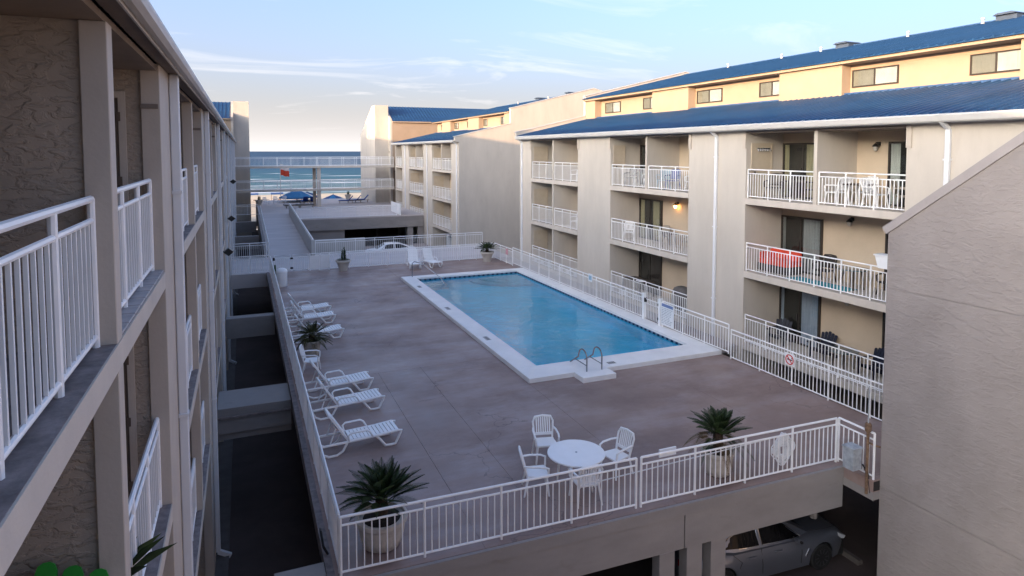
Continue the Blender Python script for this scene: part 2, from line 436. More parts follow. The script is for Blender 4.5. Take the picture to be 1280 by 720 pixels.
# ------------------------------------------------------------------ mesh helpers
class MB:
    def __init__(s):
        s.v = []; s.f = []
    def add(s, vs, fs):
        o = len(s.v)
        s.v += [tuple(p) for p in vs]
        s.f += [tuple(i + o for i in q) for q in fs]
        return s
    def box(s, x0, y0, z0, x1, y1, z1):
        x0, x1 = min(x0, x1), max(x0, x1); y0, y1 = min(y0, y1), max(y0, y1); z0, z1 = min(z0, z1), max(z0, z1)
        return s.add([(x0, y0, z0), (x1, y0, z0), (x1, y1, z0), (x0, y1, z0), (x0, y0, z1), (x1, y0, z1), (x1, y1, z1), (x0, y1, z1)],
                     [(3, 2, 1, 0), (4, 5, 6, 7), (0, 1, 5, 4), (1, 2, 6, 5), (2, 3, 7, 6), (3, 0, 4, 7)])
    def cbox(s, x0, y0, z0, x1, y1, z1, c=0.01):
        """box with its vertical and top edges chamfered"""
        p = [(x0 + c, y0), (x1 - c, y0), (x1, y0 + c), (x1, y1 - c), (x1 - c, y1), (x0 + c, y1), (x0, y1 - c), (x0, y0 + c)]
        q = [(x0 + 2 * c, y0 + c), (x1 - 2 * c, y0 + c), (x1 - c, y0 + 2 * c), (x1 - c, y1 - 2 * c), (x1 - 2 * c, y1 - c),
             (x0 + 2 * c, y1 - c), (x0 + c, y1 - 2 * c), (x0 + c, y0 + 2 * c)]
        vs = [(a, b, z0) for a, b in p] + [(a, b, z1 - c) for a, b in p] + [(a, b, z1) for a, b in q]
        fs = [tuple(range(7, -1, -1)), tuple(range(16, 24))]
        for k in (0, 8):
            for i in range(8):
                j = (i + 1) % 8
                fs.append((k + i, k + j, k + 8 + j, k + 8 + i))
        return s.add(vs, fs)
    def prism(s, poly, a0, a1, axis='z'):
        """poly: 2-D outline, extruded from a0 to a1 along the axis"""
        n = len(poly)
        def P(p, a):
            return (p[0], p[1], a) if axis == 'z' else ((p[0], a, p[1]) if axis == 'y' else (a, p[0], p[1]))
        ar = sum(poly[i][0] * poly[(i + 1) % n][1] - poly[(i + 1) % n][0] * poly[i][1] for i in range(n))
        if (ar < 0) != (axis == 'y'):
            poly = poly[::-1]
        if a0 > a1:
            a0, a1 = a1, a0
        vs = [P(p, a0) for p in poly] + [P(p, a1) for p in poly]
        fs = [tuple(range(n - 1, -1, -1)), tuple(range(n, 2 * n))]
        for i in range(n):
            j = (i + 1) % n
            fs.append((i, j, n + j, n + i))
        return s.add(vs, fs)
    def tube(s, pts, r, n=8, closed=False, cap=True):
        pts = [Vector(p) for p in pts]
        rr = r if isinstance(r, (list, tuple)) else [r] * len(pts)
        m = len(pts)
        rings = []
        up = None
        for i, p in enumerate(pts):
            a = pts[(i - 1) % m] if (i > 0 or closed) else p
            b = pts[(i + 1) % m] if (i < m - 1 or closed) else p
            d = (b - a).normalized()
            if up is None:
                up = Vector((0, 0, 1)) if abs(d.z) < 0.9 else Vector((1, 0, 0))
            x = d.cross(up)
            if x.length < 1e-4:
                x = d.cross(Vector((0, 1, 0)))
            x.normalize()
            y = x.cross(d).normalized()
            up = y
            rings.append([p + (x * math.cos(2 * math.pi * k / n) + y * math.sin(2 * math.pi * k / n)) * rr[i] for k in range(n)])
        vs = [q for g in rings for q in g]
        fs = []
        for i in range(m if closed else m - 1):
            j = (i + 1) % m
            for k in range(n):
                l = (k + 1) % n
                fs.append((i * n + k, i * n + l, j * n + l, j * n + k))
        if cap and not closed:
            fs.append(tuple(range(n - 1, -1, -1)))
            fs.append(tuple((m - 1) * n + k for k in range(n)))
        return s.add(vs, fs)
    def bar(s, a, b, w, h, upv=(0, 0, 1)):
        """rectangular bar from a to b, w across and h along upv"""
        a, b = Vector(a), Vector(b)
        d = (b - a).normalized()
        u = Vector(upv)
        x = d.cross(u)
        if x.length < 1e-4:
            x = d.cross(Vector((1, 0, 0)))
        x.normalize()
        u = x.cross(d).normalized()
        vs = []
        for p in (a, b):
            for sx, su in ((-1, -1), (1, -1), (1, 1), (-1, 1)):
                vs.append(p + x * (sx * w / 2) + u * (su * h / 2))
        return s.add(vs, [(3, 2, 1, 0), (4, 5, 6, 7), (0, 1, 5, 4), (1, 2, 6, 5), (2, 3, 7, 6), (3, 0, 4, 7)])
    def lathe(s, prof, n=24, c=(0, 0, 0), cap=True):
        vs = []
        for r, z in prof:
            for k in range(n):
                a = 2 * math.pi * k / n
                vs.append((c[0] + r * math.cos(a), c[1] + r * math.sin(a), c[2] + z))
        fs = []
        for i in range(len(prof) - 1):
            for k in range(n):
                l = (k + 1) % n
                fs.append((i * n + k, i * n + l, (i + 1) * n + l, (i + 1) * n + k))
        if cap:
            fs.append(tuple(range(n - 1, -1, -1)))
            fs.append(tuple((len(prof) - 1) * n + k for k in range(n)))
        return s.add(vs, fs)
    def mesh(s, name, m, off=(0, 0, 0), smooth=False):
        me = bpy.data.meshes.new(name)
        me.from_pydata([(x - off[0], y - off[1], z - off[2]) for x, y, z in s.v], [], s.f)
        if m:
            me.materials.append(MATS[m])
        me.update()
        if smooth:
            me.shade_smooth()
            me.set_sharp_from_angle(angle=rad(smooth if smooth is not True else 40))
        return me

def wloc(o):
    v = Vector((0, 0, 0))
    while o is not None:
        v = v + o.location
        o = o.parent
    return v

def link(name, me, parent=None, loc=(0, 0, 0), rot=None):
    o = bpy.data.objects.new(name, me)
    COL.objects.link(o)
    o.parent = parent
    o.location = loc
    if rot is not None:
        o.rotation_euler = rot
    return o

def part(parent, name, mb, m, label=None, stuff=False, smooth=False, local=False):
    """a part built in world coordinates (or in its thing's own, local=True)"""
    off = (0, 0, 0) if (local or parent is None) else wloc(parent)
    o = link(name, mb.mesh(name, m, off, smooth), parent)
    if label: o['label'] = label
    if stuff: o['kind'] = 'stuff'
    return o

def thing(name, label, cat, loc, rz=0, group=None):
    o = bpy.data.objects.new(name, None)
    o.empty_display_size = 0.3
    COL.objects.link(o)
    o.location = loc
    o.rotation_euler = (0, 0, rz)
    o['label'] = label; o['category'] = cat
    if group: o['group'] = group
    return o

def tag(o, label, cat, group=None):
    o['label'] = label; o['category'] = cat
    if group: o['group'] = group
    return o

def structure(name, mb, m, smooth=False):
    o = link(name, mb.mesh(name, m, smooth=smooth))
    o['kind'] = 'structure'
    return o

def copy_tree(o, parent=None, loc=None, rz=None, label=None, group=None):
    c = o.copy()
    COL.objects.link(c)
    if parent is not None: c.parent = parent
    if loc is not None: c.location = loc
    if rz is not None: c.rotation_euler = (0, 0, rz)
    if label: c['label'] = label
    if group: c['group'] = group
    for ch in list(o.children):
        copy_tree(ch, c)
    return c

_cache = {}
def cached(key, fn):
    if key not in _cache:
        _cache[key] = fn()
    return _cache[key]

def baluster_mesh(h, w=0.020):
    return cached(('bal', round(h, 3), w), lambda: MB().box(-w / 2, -w / 2, 0, w / 2, w / 2, h).mesh('baluster', 'white_paint'))
def post_mesh(h, r=0.026):
    return cached(('post', round(h, 3), r), lambda: MB().tube([(0, 0, 0), (0, 0, h)], r, 8).mesh('post', 'white_paint', smooth=True))

def railing(parent, p0, p1, z, h=1.07, spans=None, sp=0.14, single=True, free=False, z1=None, gap=0.075, r=0.026, skip_ends=False):
    """tubular railing; parent is the building (its part) or, when free, the fence thing itself"""
    p0, p1 = Vector((p0[0], p0[1], z)), Vector((p1[0], p1[1], z if z1 is None else z1))
    d = p1 - p0
    L = Vector((d.x, d.y)).length
    if spans is None:
        spans = max(1, round(L / 1.42))
    ang = math.atan2(d.y, d.x)
    up = Vector((0, 0, 1))
    off = wloc(parent)
    hm, hb = h - 0.15, gap
    if free:
        for nm, hh, rr in (('top_rail', h, r), ('mid_rail', hm, r * 0.8), ('bottom_rail', hb, r * 0.8)):
            part(parent, nm, MB().tube([p0 + up * hh, p1 + up * hh], rr, 8), 'white_paint', smooth=True)
        own = parent
    else:
        mb = MB()
        for hh, rr in ((h, r), (hm, r * 0.8), (hb, r * 0.8)):
            mb.tube([p0 + up * hh, p1 + up * hh], rr, 6 if not single else 8)
        own = part(parent, 'railing', mb, 'white_paint', smooth=True)
    bh = hm - hb
    joint = MB()
    for i in range(spans + 1):
        q = p0 + d * (i / spans)
        if single:
            link('post', post_mesh(h), own, q - off)
        else:
            joint.tube([q, q + up * h], r, 6)
        if i < spans:
            n = max(1, round(L / spans / sp))
            for k in range(1, n):
                b = p0 + d * ((i + k / n) / spans) + up * hb
                if single:
                    link('baluster', baluster_mesh(bh), own, b - off, (0, 0, ang))
                else:
                    joint.box(b.x - .008, b.y - .008, b.z, b.x + .008, b.y + .008, b.z + bh)
    if not single:
        o = part(parent if free else own, 'balusters', joint, 'white_paint')
        o['kind'] = 'stuff'
    return own

def ribbed_roof(parent, xa, za, xb, zb, y0, y1, pitch=0.3, m='roof_blue', axis='x', rib=0.05, name='roof'):
    """ribbed sheet metal from the eave (xa, za) up to (xb, zb); ribs run down the slope"""
    mb = MB()
    n = int((y1 - y0) / pitch)
    prof = []
    for i in range(n):
        b = y0 + i * pitch
        prof += [(b, 0), (b + pitch * .72, 0), (b + pitch * .78, rib), (b + pitch * .94, rib)]
    prof.append((y1, 0))
    k = len(prof)
    vs = []
    for X, Z in ((xa, za), (xb, zb)):
        for y, h in prof:
            vs.append((X, y, Z + h) if axis == 'x' else (y, X, Z + h))
    for y, h in prof:
        vs.append((xa, y, za - 0.03) if axis == 'x' else (y, xa, za - 0.03))
    fs = [(i, i + 1, k + i + 1, k + i) for i in range(k - 1)] + [(2 * k + i, 2 * k + i + 1, i + 1, i) for i in range(k - 1)]
    mb.add(vs, fs)
    return part(parent, name, mb, m)

# ================================================================== SETTING
ZG = -3.0
structure('ground', MB().add([(-900, -400, ZG), (900, -400, ZG), (900, 92, ZG), (-900, 92, ZG)], [(0, 1, 2, 3)]), 'asphalt')
# beach sand sloping under the sea
mb = MB()
xs = [-2500, -700, -200] + [-60 + 6 * i for i in range(26)] + [200, 700, 2500]
ys = [91.9, 96, 102, 108, 114, 120, 126, 133, 140, 147, 154, 161, 168, 175, 182, 190, 215, 300]
for Y in ys:
    for X in xs:
        z = -2.55 - (Y - 92) * 1.62 / 94 + 0.10 * math.sin(X * .21 + Y * .13) * math.sin(Y * .31 - X * .07) * (1 if Y < 180 else 0)
        mb.v.append((X, Y, z))
n = len(xs)
for j in range(len(ys) - 1):
    for i in range(n - 1):
        a = j * n + i
        mb.f.append((a, a + 1, a + n + 1, a + n))
structure('beach_sand', mb, 'sand', smooth=80)
sea = structure('sea', MB().add([(-40000, 0, 0), (40000, 0, 0), (40000, 40000, 0), (-40000, 40000, 0)], [(0, 1, 2, 3)]), 'sea_water')
sea.location = (0, 178, -4.1)

# ---- pool deck
def yf(x):                       # line of the front railing
    return 11.2 - 0.3 * (x - 1.41) / 11.61
XE = 16.12
mb = MB()
mb.prism([(1.36, yf(1.36) - .1), (8.7, yf(8.7) - .1), (8.7, 41.85), (1.36, 41.85)], -0.24, -0.022)
mb.prism([(8.7, yf(8.7) - .1), (13.0, yf(13) - .1), (13.0, 9.9), (XE - .05, 9.9), (XE - .05, 18.9), (8.7, 18.9)], -0.24, -0.022)
mb.box(8.7, 36.5, -.24, XE - .05, 41.85, -.022)
mb.box(15.6, 18.9, -.24, XE - .05, 36.5, -.022)
deck = structure('pool_deck', mb, 'deck_joint')
def slab(poly):
    c = [sum(p[0] for p in poly) / len(poly), sum(p[1] for p in poly) / len(poly)]
    g = 0.004
    q = [(p[0] + (g if p[0] < c[0] else -g), p[1] + (g if p[1] < c[1] else -g)) for p in poly]
    part(deck, 'deck_slab', MB().prism(q, -0.26, 0.0), 'deck_concrete')
fe0 = lambda x: yf(x) - .22
fe = lambda x: yf(x) - .16
XS = [1.27, 4.05, 5.5, 8.33]
for a, b in zip(XS[:-1], XS[1:]):
    slab([(a, fe(a)), (b, fe(b)), (b, 21.35), (a, 21.35)])
for a, b in ((1.27, 8.33),):
    slab([(a, 21.35), (b, 21.35), (b, 33.05), (a, 33.05)])
    slab([(a, 33.05), (b, 33.05), (b, 41.9), (a, 41.9)])
slab([(8.33, fe(8.33)), (12.98, fe(12.98)), (12.98, 18.5), (8.33, 18.5)])
slab([(12.98, 9.9), (XE, 9.9), (XE, 18.5), (12.98, 18.5)])
slab([(8.33, 36.75), (XE, 36.75), (XE, 41.9), (8.33, 41.9)])
# fascia bands along the front, the return at the right and the left edge
part(deck, 'edge_band', MB().prism([(1.27, fe0(1.27) - .02), (12.98, fe0(12.98) - .02), (12.98, fe0(12.98) + .055), (1.27, fe0(1.27) + .055)], -.25, -.006), 'fascia')
for a, b in ((1.27, 8.47), (8.50, 12.98)):
    mb = MB().prism([(a, fe0(a)), (b, fe0(b)), (b, fe0(b) + .28), (a, fe0(a) + .28)], -.985, -.264)
    part(deck, 'edge_beam', mb, 'fascia')
part(deck, 'edge_beam', MB().box(12.985, 9.9, -.45, 13.25, fe(13) + .2, -.264), 'fascia')
part(deck, 'edge_beam', MB().box(1.30, 11.35, -.85, 1.6, 41.8, -.264), 'fascia')
part(deck, 'edge_beam', MB().box(15.7, 11.6, -.85, 16.1, 41.8, -.264), 'fascia')
part(deck, 'edge_kerb', MB().box(1.20, 11.0, -.30, 1.335, 41.9, .035), 'ledge')
# fins and columns that carry the deck
for a, b in ((7.86, 8.24), (8.56, 8.96), (9.2, 9.6)):
    part(deck, 'support_fin', MB().box(a, 10.80, ZG, b, 11.06, -.985), 'fascia')
for X, Y_ in ((4.3, (16.5, 24.0, 31.5, 39.0)), (7.6, (16.5, 24, 31.5, 39)), (12.2, (17.2, 38.4))):
    for Y in Y_:
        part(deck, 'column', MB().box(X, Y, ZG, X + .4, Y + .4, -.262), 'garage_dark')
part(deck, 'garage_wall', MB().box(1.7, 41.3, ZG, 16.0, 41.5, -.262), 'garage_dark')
part(deck, 'drain_pipe', MB().tube([(12.7, 11.25, -.3), (12.7, 11.25, -1.25)], .055, 8).tube([(12.7, 11.25, -1.25), (12.7, 11.25, -1.5)], .085, 8), 'fascia', smooth=True)

# ---- struts that tie the deck to the left building across the service gap
tieroot = []
for i, (ya, yb, zt, zb) in enumerate(((20.25, 21.8, -.08, -.95), (31.2, 31.75, -.08, -.98), (60.6, 61.2, 0.0, -1.1), (73.0, 73.6, 0.0, -1.1), (11.3, 11.7, .02, -.5))):
    lab = ['wide grey concrete beam bridging the dark service gap, nearest to the camera but one',
           'grey concrete beam over the dark gap beside the far loungers',
           'grey concrete cross wall in the gap beside the ramp, nearer one',
           'grey concrete cross wall in the gap at the top of the ramp',
           'concrete beam end below the front left corner of the pool deck railing'][i]
    mb = MB().box(-.85 if i < 4 else .35, ya, zb + (.12 if i == 0 else 0), 1.19, yb, zt)
    t = thing('tie_beam', lab, 'beam', (0.2, (ya + yb) / 2, zb), group='concrete beams across the gap')
    part(t, 'beam', mb, 'fascia')
    if i == 0:
        part(t, 'ledge', MB().box(-.85, ya - .06, zt - .30, 1.19, ya - .003, zt - .24), 'ledge')
        part(t, 'haunch', MB().box(-.85, ya + .1, zb - .1, 1.19, yb - .1, zb + .115), 'fascia')

# ---- side walkway to the right building, back walkway, ramp, sea terrace
structure('side_walkway', MB().box(XE + .015, 19.2, -.25, 17.46, 41.9, -.03), 'walkway_concrete')
structure('back_walkway', MB().box(-.83, 41.93, -.85, 17.46, 48.0, -.01), 'ramp_concrete')
structure('ramp', MB().prism([(48.02, -.01), (72, .8), (72, .4), (48.02, -.6)], 1.5, 4.38, 'x'), 'ramp_concrete')
mb = MB().box(1.5, 72.02, .45, 17.46, 93, .8).box(4.62, 66.0, .45, 17.46, 72.0, .8)
terr = structure('sea_terrace', mb, 'ramp_concrete')
part(terr, 'edge_beam', MB().box(4.62, 65.85, -.42, 17.45, 66.2, .70), 'fascia')
part(terr, 'garage_wall', MB().box(4.62, 66.25, -1.75, 9.35, 66.5, -.44), 'fascia')
part(terr, 'garage_wall', MB().box(4.62, 66.25, ZG, 9.35, 66.5, -2.05), 'fascia')
part(terr, 'column', MB().box(15.75, 66.0, ZG, 16.35, 66.4, -.44), 'fascia')
part(terr, 'column', MB().box(16.85, 66.0, ZG, 17.45, 66.4, -.44), 'fascia')
for X in (6.1, 7.6, 9.1):
    part(terr, 'column', MB().box(X, 66.3, -2.04, X + .25, 66.45, -1.76), 'fascia')
part(terr, 'garage_wall', MB().box(1.5, 78, ZG, 17.4, 78.3, .44), 'garage_dark')
part(terr, 'garage_door', MB().box(13.3, 70, ZG, 13.45, 78, .40), 'garage_dark')
part(terr, 'sea_wall', MB().box(1.5, 92.7, ZG, 17.46, 93.02, .449), 'fascia')

structure('driveway', MB().box(4.65, 49.75, ZG + .01, 17.4, 65.8, -2.2), 'walkway_concrete')
t = thing('ramp_wall', 'long sloping white parapet on the right side of the ramp', 'wall', (4.5, 60, 0))
part(t, 'parapet', MB().prism([(47.6, -.6), (47.6, 1.10), (72, 1.85), (72, -.6)], 4.40, 4.60, 'x'), 'trim_white')
part(t, 'handrail', MB().tube([(4.5, 47.6, 1.17), (4.5, 72, 1.92)], .045, 8), 'white_paint', smooth=True)
t = thing('ramp_railing', 'white railing down the left side of the ramp beside the gap', 'railing', (1.56, 60, 0))
railing(t, (1.56, 48.1), (1.56, 72), 0.0, z1=.8, single=False, free=True, spans=16)
part(t, 'kerb_wall', MB().prism([(48.05, -.9), (48.05, .05), (72, .85), (72, -.9)], 1.30, 1.49, 'x'), 'fascia')
t = thing('parapet_wall', 'low cream wall behind the back railing, beside the potted shrub', 'wall', (6.8, 49.6, ZG))
part(t, 'wall', MB().box(4.62, 49.5, ZG, 8.5, 49.7, .84), 'trim_white')

# ---- swimming pool
mb = MB()
def quad_in(a, b, z0, z1):
    return [(a[0], a[1], z0), (b[0], b[1], z0), (b[0], b[1], z1), (a[0], a[1], z1)]
PX0, PX1, PY0, PY1 = 9.1, 15.42, 19.6, 36.1
cor = [(PX0, PY0), (PX1, PY0), (PX1, PY1), (PX0, PY1)]
for i in range(4):
    mb.add(quad_in(cor[i], cor[(i + 1) % 4], -1.9, .04), [(0, 1, 2, 3)])
mb.add([(PX0, PY0, -1.9), (PX1, PY0, -1.9), (PX1, PY1, -1.25), (PX0, PY1, -1.25)], [(0, 1, 2, 3)])
pool = structure('swimming_pool', mb, 'pool_plaster')
structure('pool_water', MB().add([(PX0 + .004, PY0 + .004, -.03), (PX1 - .004, PY0 + .004, -.03), (PX1 - .004, PY1 - .004, -.03), (PX0 + .004, PY1 - .004, -.03)], [(0, 1, 2, 3)]), 'pool_water')
OX0, OX1, OY0, OY1 = 8.34, 16.10, 18.51, 36.74
part(pool, 'coping', MB().cbox(OX0, OY0, -.02, OX1, PY0, .15, .012), 'coping_white', label='wide white coping along the near end')
part(pool, 'coping', MB().cbox(OX0, PY1, -.02, OX1, OY1, .15, .012), 'coping_white')
part(pool, 'coping', MB().cbox(OX0, PY0 + .004, -.02, PX0, PY1 - .004, .149, .012), 'coping_white')
part(pool, 'coping', MB().cbox(PX1, PY0 + .004, -.02, OX1, PY1 - .004, .149, .012), 'coping_white')
part(pool, 'step_block', MB().cbox(9.95, 17.85, 0, 11.18, 18.50, .17, .012), 'coping_white')
da, li = MB(), MB()
k = 0
X = PX0
while X < PX1 - .01:
    (da if k % 2 else li).box(X + .005, PY1 - .012, -.10, min(X + .15, PX1) - .005, PY1 + .003, .05); X += .15; k += 1
Y = PY0
while Y < PY1 - .02:
    (da if k % 2 else li).box(PX1 - .012, Y + .005, -.10, PX1 + .003, min(Y + .15, PY1) - .005, .045)
    (da if k % 2 else li).box(PX0 - .003, Y + .005, -.10, PX0 + .012, min(Y + .15, PY1) - .005, .045); Y += .15; k += 1
part(pool, 'waterline_tiles', da, 'tile_dark', stuff=True)
part(pool, 'waterline_tiles', li, 'tile_light', stuff=True)
for i, (r, z) in enumerate(((2.5, -.85), (2.05, -.6), (1.6, -.38))):
    pts = [(PX1 - .01, PY1 - .01)] + [(PX1 - .01 - r * 1.25 * math.cos(a), PY1 - .01 - r * math.sin(a)) for a in [math.pi / 2 * q / 14 for q in range(15)]]
    part(pool, 'pool_step', MB().prism(pts, -1.6, z), 'pool_step')
for i, z in enumerate((-.95, -.65, -.35)):
    part(pool, 'pool_step', MB().box(PX0 + .01, 35.98 - (.45 * (3 - i)), -1.6, PX0 + 1.5, 36.08, z), 'pool_step')
for (x0, y0, x1, y1) in ((11.45, 18.75, 11.75, 18.98), (8.55, 23.0, 8.75, 23.5), (8.55, 28.2, 8.75, 28.7), (8.55, 33.4, 8.75, 33.9)):
    m_ = part(pool, 'depth_marker', MB().box(x0, y0, .149, x1, y1, .1535), 'marker_grey')
    mb = MB()
    n = 4
    for i in range(n):
        if y1 - y0 > x1 - x0:
            a = y0 + (y1 - y0) * (i + .25) / n
            mb.box(x0 + .04, a, .153, x1 - .04, a + (y1 - y0) / n * .5, .1552)
        else:
            a = x0 + (x1 - x0) * (i + .25) / n
            mb.box(a, y0 + .04, .153, a + (x1 - x0) / n * .5, y1 - .04, .1552)
    part(m_, 'print', mb, 'print_dark')
def hoop(y0, x, label):
    t = thing('grab_rail', label, 'grab rail', (x, y0, .15), group='ladder rails at the near end of the pool')
    pts = [(x, 18.35, .15), (x, 18.35, .62)] + [(x, 18.35 + .27 - .27 * math.cos(a), .62 + .22 * math.sin(a)) for a in [math.pi * q / 8 for q in range(1, 8)]] + [(x, 18.95, .5), (x, 19.5, .16), (x, 19.72, -.15)]
    part(t, 'rail', MB().tube(pts, .024, 8), 'steel', smooth=True)
    part(t, 'brace', MB().tube([(x, 18.36, .36), (x, 19.15, .36)], .016, 8), 'steel', smooth=True)
hoop(18.4, 10.35, 'left steel hoop of the two ladder rails on the pool step block')
hoop(18.4, 10.92, 'right steel hoop of the two ladder rails on the pool step block')
t = thing('handrail', 'single steel handrail sloping into the water at the far left pool corner', 'handrail', (9.0, 36.6, .15))
part(t, 'rail', MB().tube([(8.95, 36.45, .15), (8.95, 36.45, .95), (9.05, 36.35, 1.05), (9.4, 35.95, 1.0), (10.2, 35.0, .3), (10.5, 34.7, -.2)], .026, 8), 'steel', smooth=True)

# ================================================================== BUILDINGS
def window(parent, x, y0, y1, z0, z1, blind='blind', face=-1):
    """two-light window on a wall whose outside faces -X; built proud of the wall at x"""
    w = .05
    fr = MB()
    fr.box(x - .05, y0, z0, x + .02, y1, z0 + w).box(x - .05, y0, z1 - w, x + .02, y1, z1)
    fr.box(x - .05, y0, z0 + w, x + .02, y0 + w, z1 - w).box(x - .05, y1 - w, z0 + w, x + .02, y1, z1 - w)
    ym = (y0 + y1) / 2
    fr.box(x - .048, ym - w / 2, z0 + w, x + .02, ym + w / 2, z1 - w)
    f = part(parent, 'window', fr, 'frame_dark')
    for a, b in ((y0 + w, ym - w / 2), (ym + w / 2, y1 - w)):
        part(f, 'pane', MB().box(x - .030, a, z0 + w, x - .024, b, z1 - w), 'window_glass')
        bl = MB()
        nb = 5
        for i in range(nb):
            q = a + (b - a) * i / nb
            bl.box(x - .012 - .004 * (i % 2), q, z0 + w, x - .004, a + (b - a) * (i + 1) / nb - .004, z1 - w)
        part(f, 'blind', bl, blind if a < ym - w else blind + '_shade')
    return f

def glass_door(parent, x, y0, y1, z0, h=2.08, cur='curtain_tan', side=-1, open_frac=.5):
    """sliding glass door with curtains in front of wall face x; side=-1 faces -X, +1 faces +X"""
    s = side
    w = .06
    z1 = z0 + h
    def bx(m_, a, ya, za, b, yb, zb):
        return m_.box(x + s * a, ya, za, x + s * b, yb, zb)
    fr = MB()
    bx(fr, .0, y0, z1 - w, .09, y1, z1); bx(fr, .0, y0, z0, .09, y1, z0 + .04)
    for q in (y0, y1 - w):
        bx(fr, .0, q, z0 + .04, .09, q + w, z1 - w)
    ym = (y0 + y1) / 2
    bx(fr, .04, ym - w / 2, z0 + .04, .085, ym + w / 2, z1 - w)
    d = part(parent, 'glass_door', fr, 'frame_dark')
    part(d, 'backing', bx(MB(), .003, y0 + w, z0 + .04, .008, y1 - w, z1 - w), 'room_dark')  # dark sheet painted to stand for the unlit room behind the glass
    for a, b in ((y0 + w, ym - w / 2), (ym + w / 2, y1 - w)):
        part(d, 'pane', bx(MB(), .070, a, z0 + .04, .076, b, z1 - w), 'window_glass')
        cb = a + (b - a) * open_frac if cur else a
        if cur:
            vs, fs = [], []
            n = 18
            for i in range(n + 1):
                y = b - (b - cb) * i / n if a > ym else a + (b - a) * open_frac * i / n + (b - a) * (1 - open_frac) * .5
                o = .03 + .018 * math.sin(i * 1.9)
                vs += [(x + s * o, y, z0 + .06), (x + s * o, y, z1 - w - .005)]
            for i in range(n):
                fs.append((2 * i, 2 * i + 2, 2 * i + 3, 2 * i + 1))
            part(d, 'curtain', MB().add(vs, fs), cur, smooth=80)
    part(d, 'handle', bx(MB(), .086, ym + .05, z0 + .9, .12, ym + .075, z0 + 1.15), 'steel')
    return d

def closet_door(parent, xa, xb, y, z0, h=2.0, m='door_beige', trim='door_beige', hinge_at=None):
    """flush door on a wall facing -Y at y"""
    x0, x1 = min(xa, xb), max(xa, xb)
    fr = MB().box(x0 - .07, y - .03, z0, x0, y, z0 + h + .07).box(x1, y - .03, z0, x1 + .07, y, z0 + h + .07).box(x0, y - .03, z0 + h, x1, y, z0 + h + .07)
    f = part(parent, 'door', fr, trim)
    part(f, 'door_leaf', MB().box(x0 + .006, y - .018, z0 + .02, x1 - .006, y - .002, z0 + h - .006), m)
    hx = hinge_at if hinge_at is not None else x1
    for q in (.25, 1.0, 1.72):
        part(f, 'hinge', MB().box(hx - .02, y - .04, z0 + q, hx + .02, y - .017, z0 + q + .1), m)
    kx = x0 + .08 if hx == x1 else x1 - .08
    part(f, 'knob', MB().lathe([(.02, 0), (.03, .02), (.03, .05), (.01, .06)], 10, (kx, y - .06, z0 + .95)), 'steel', smooth=True)
    return f

def wall_lamp(parent, x, y, z, lit=False):
    l = part(parent, 'wall_lamp', MB().box(x - .03, y - .06, z - .06, x, y + .06, z + .06).tube([(x - .03, y, z), (x - .14, y, z + .04), (x - .16, y, z - .02)], .015, 6).lathe([(.02, .06), (.05, .04), (.10, -.02), (.11, -.05)], 12, (x - .16, y, z - .05)), 'lamp_black', smooth=True)
    part(l, 'bulb', MB().lathe([(.02, .0), (.065, -.03), (.075, -.09), (.05, -.15), (.015, -.17)], 12, (x - .16, y, z - .08)), 'lamp_glow' if lit else 'lamp_glass', smooth=True)

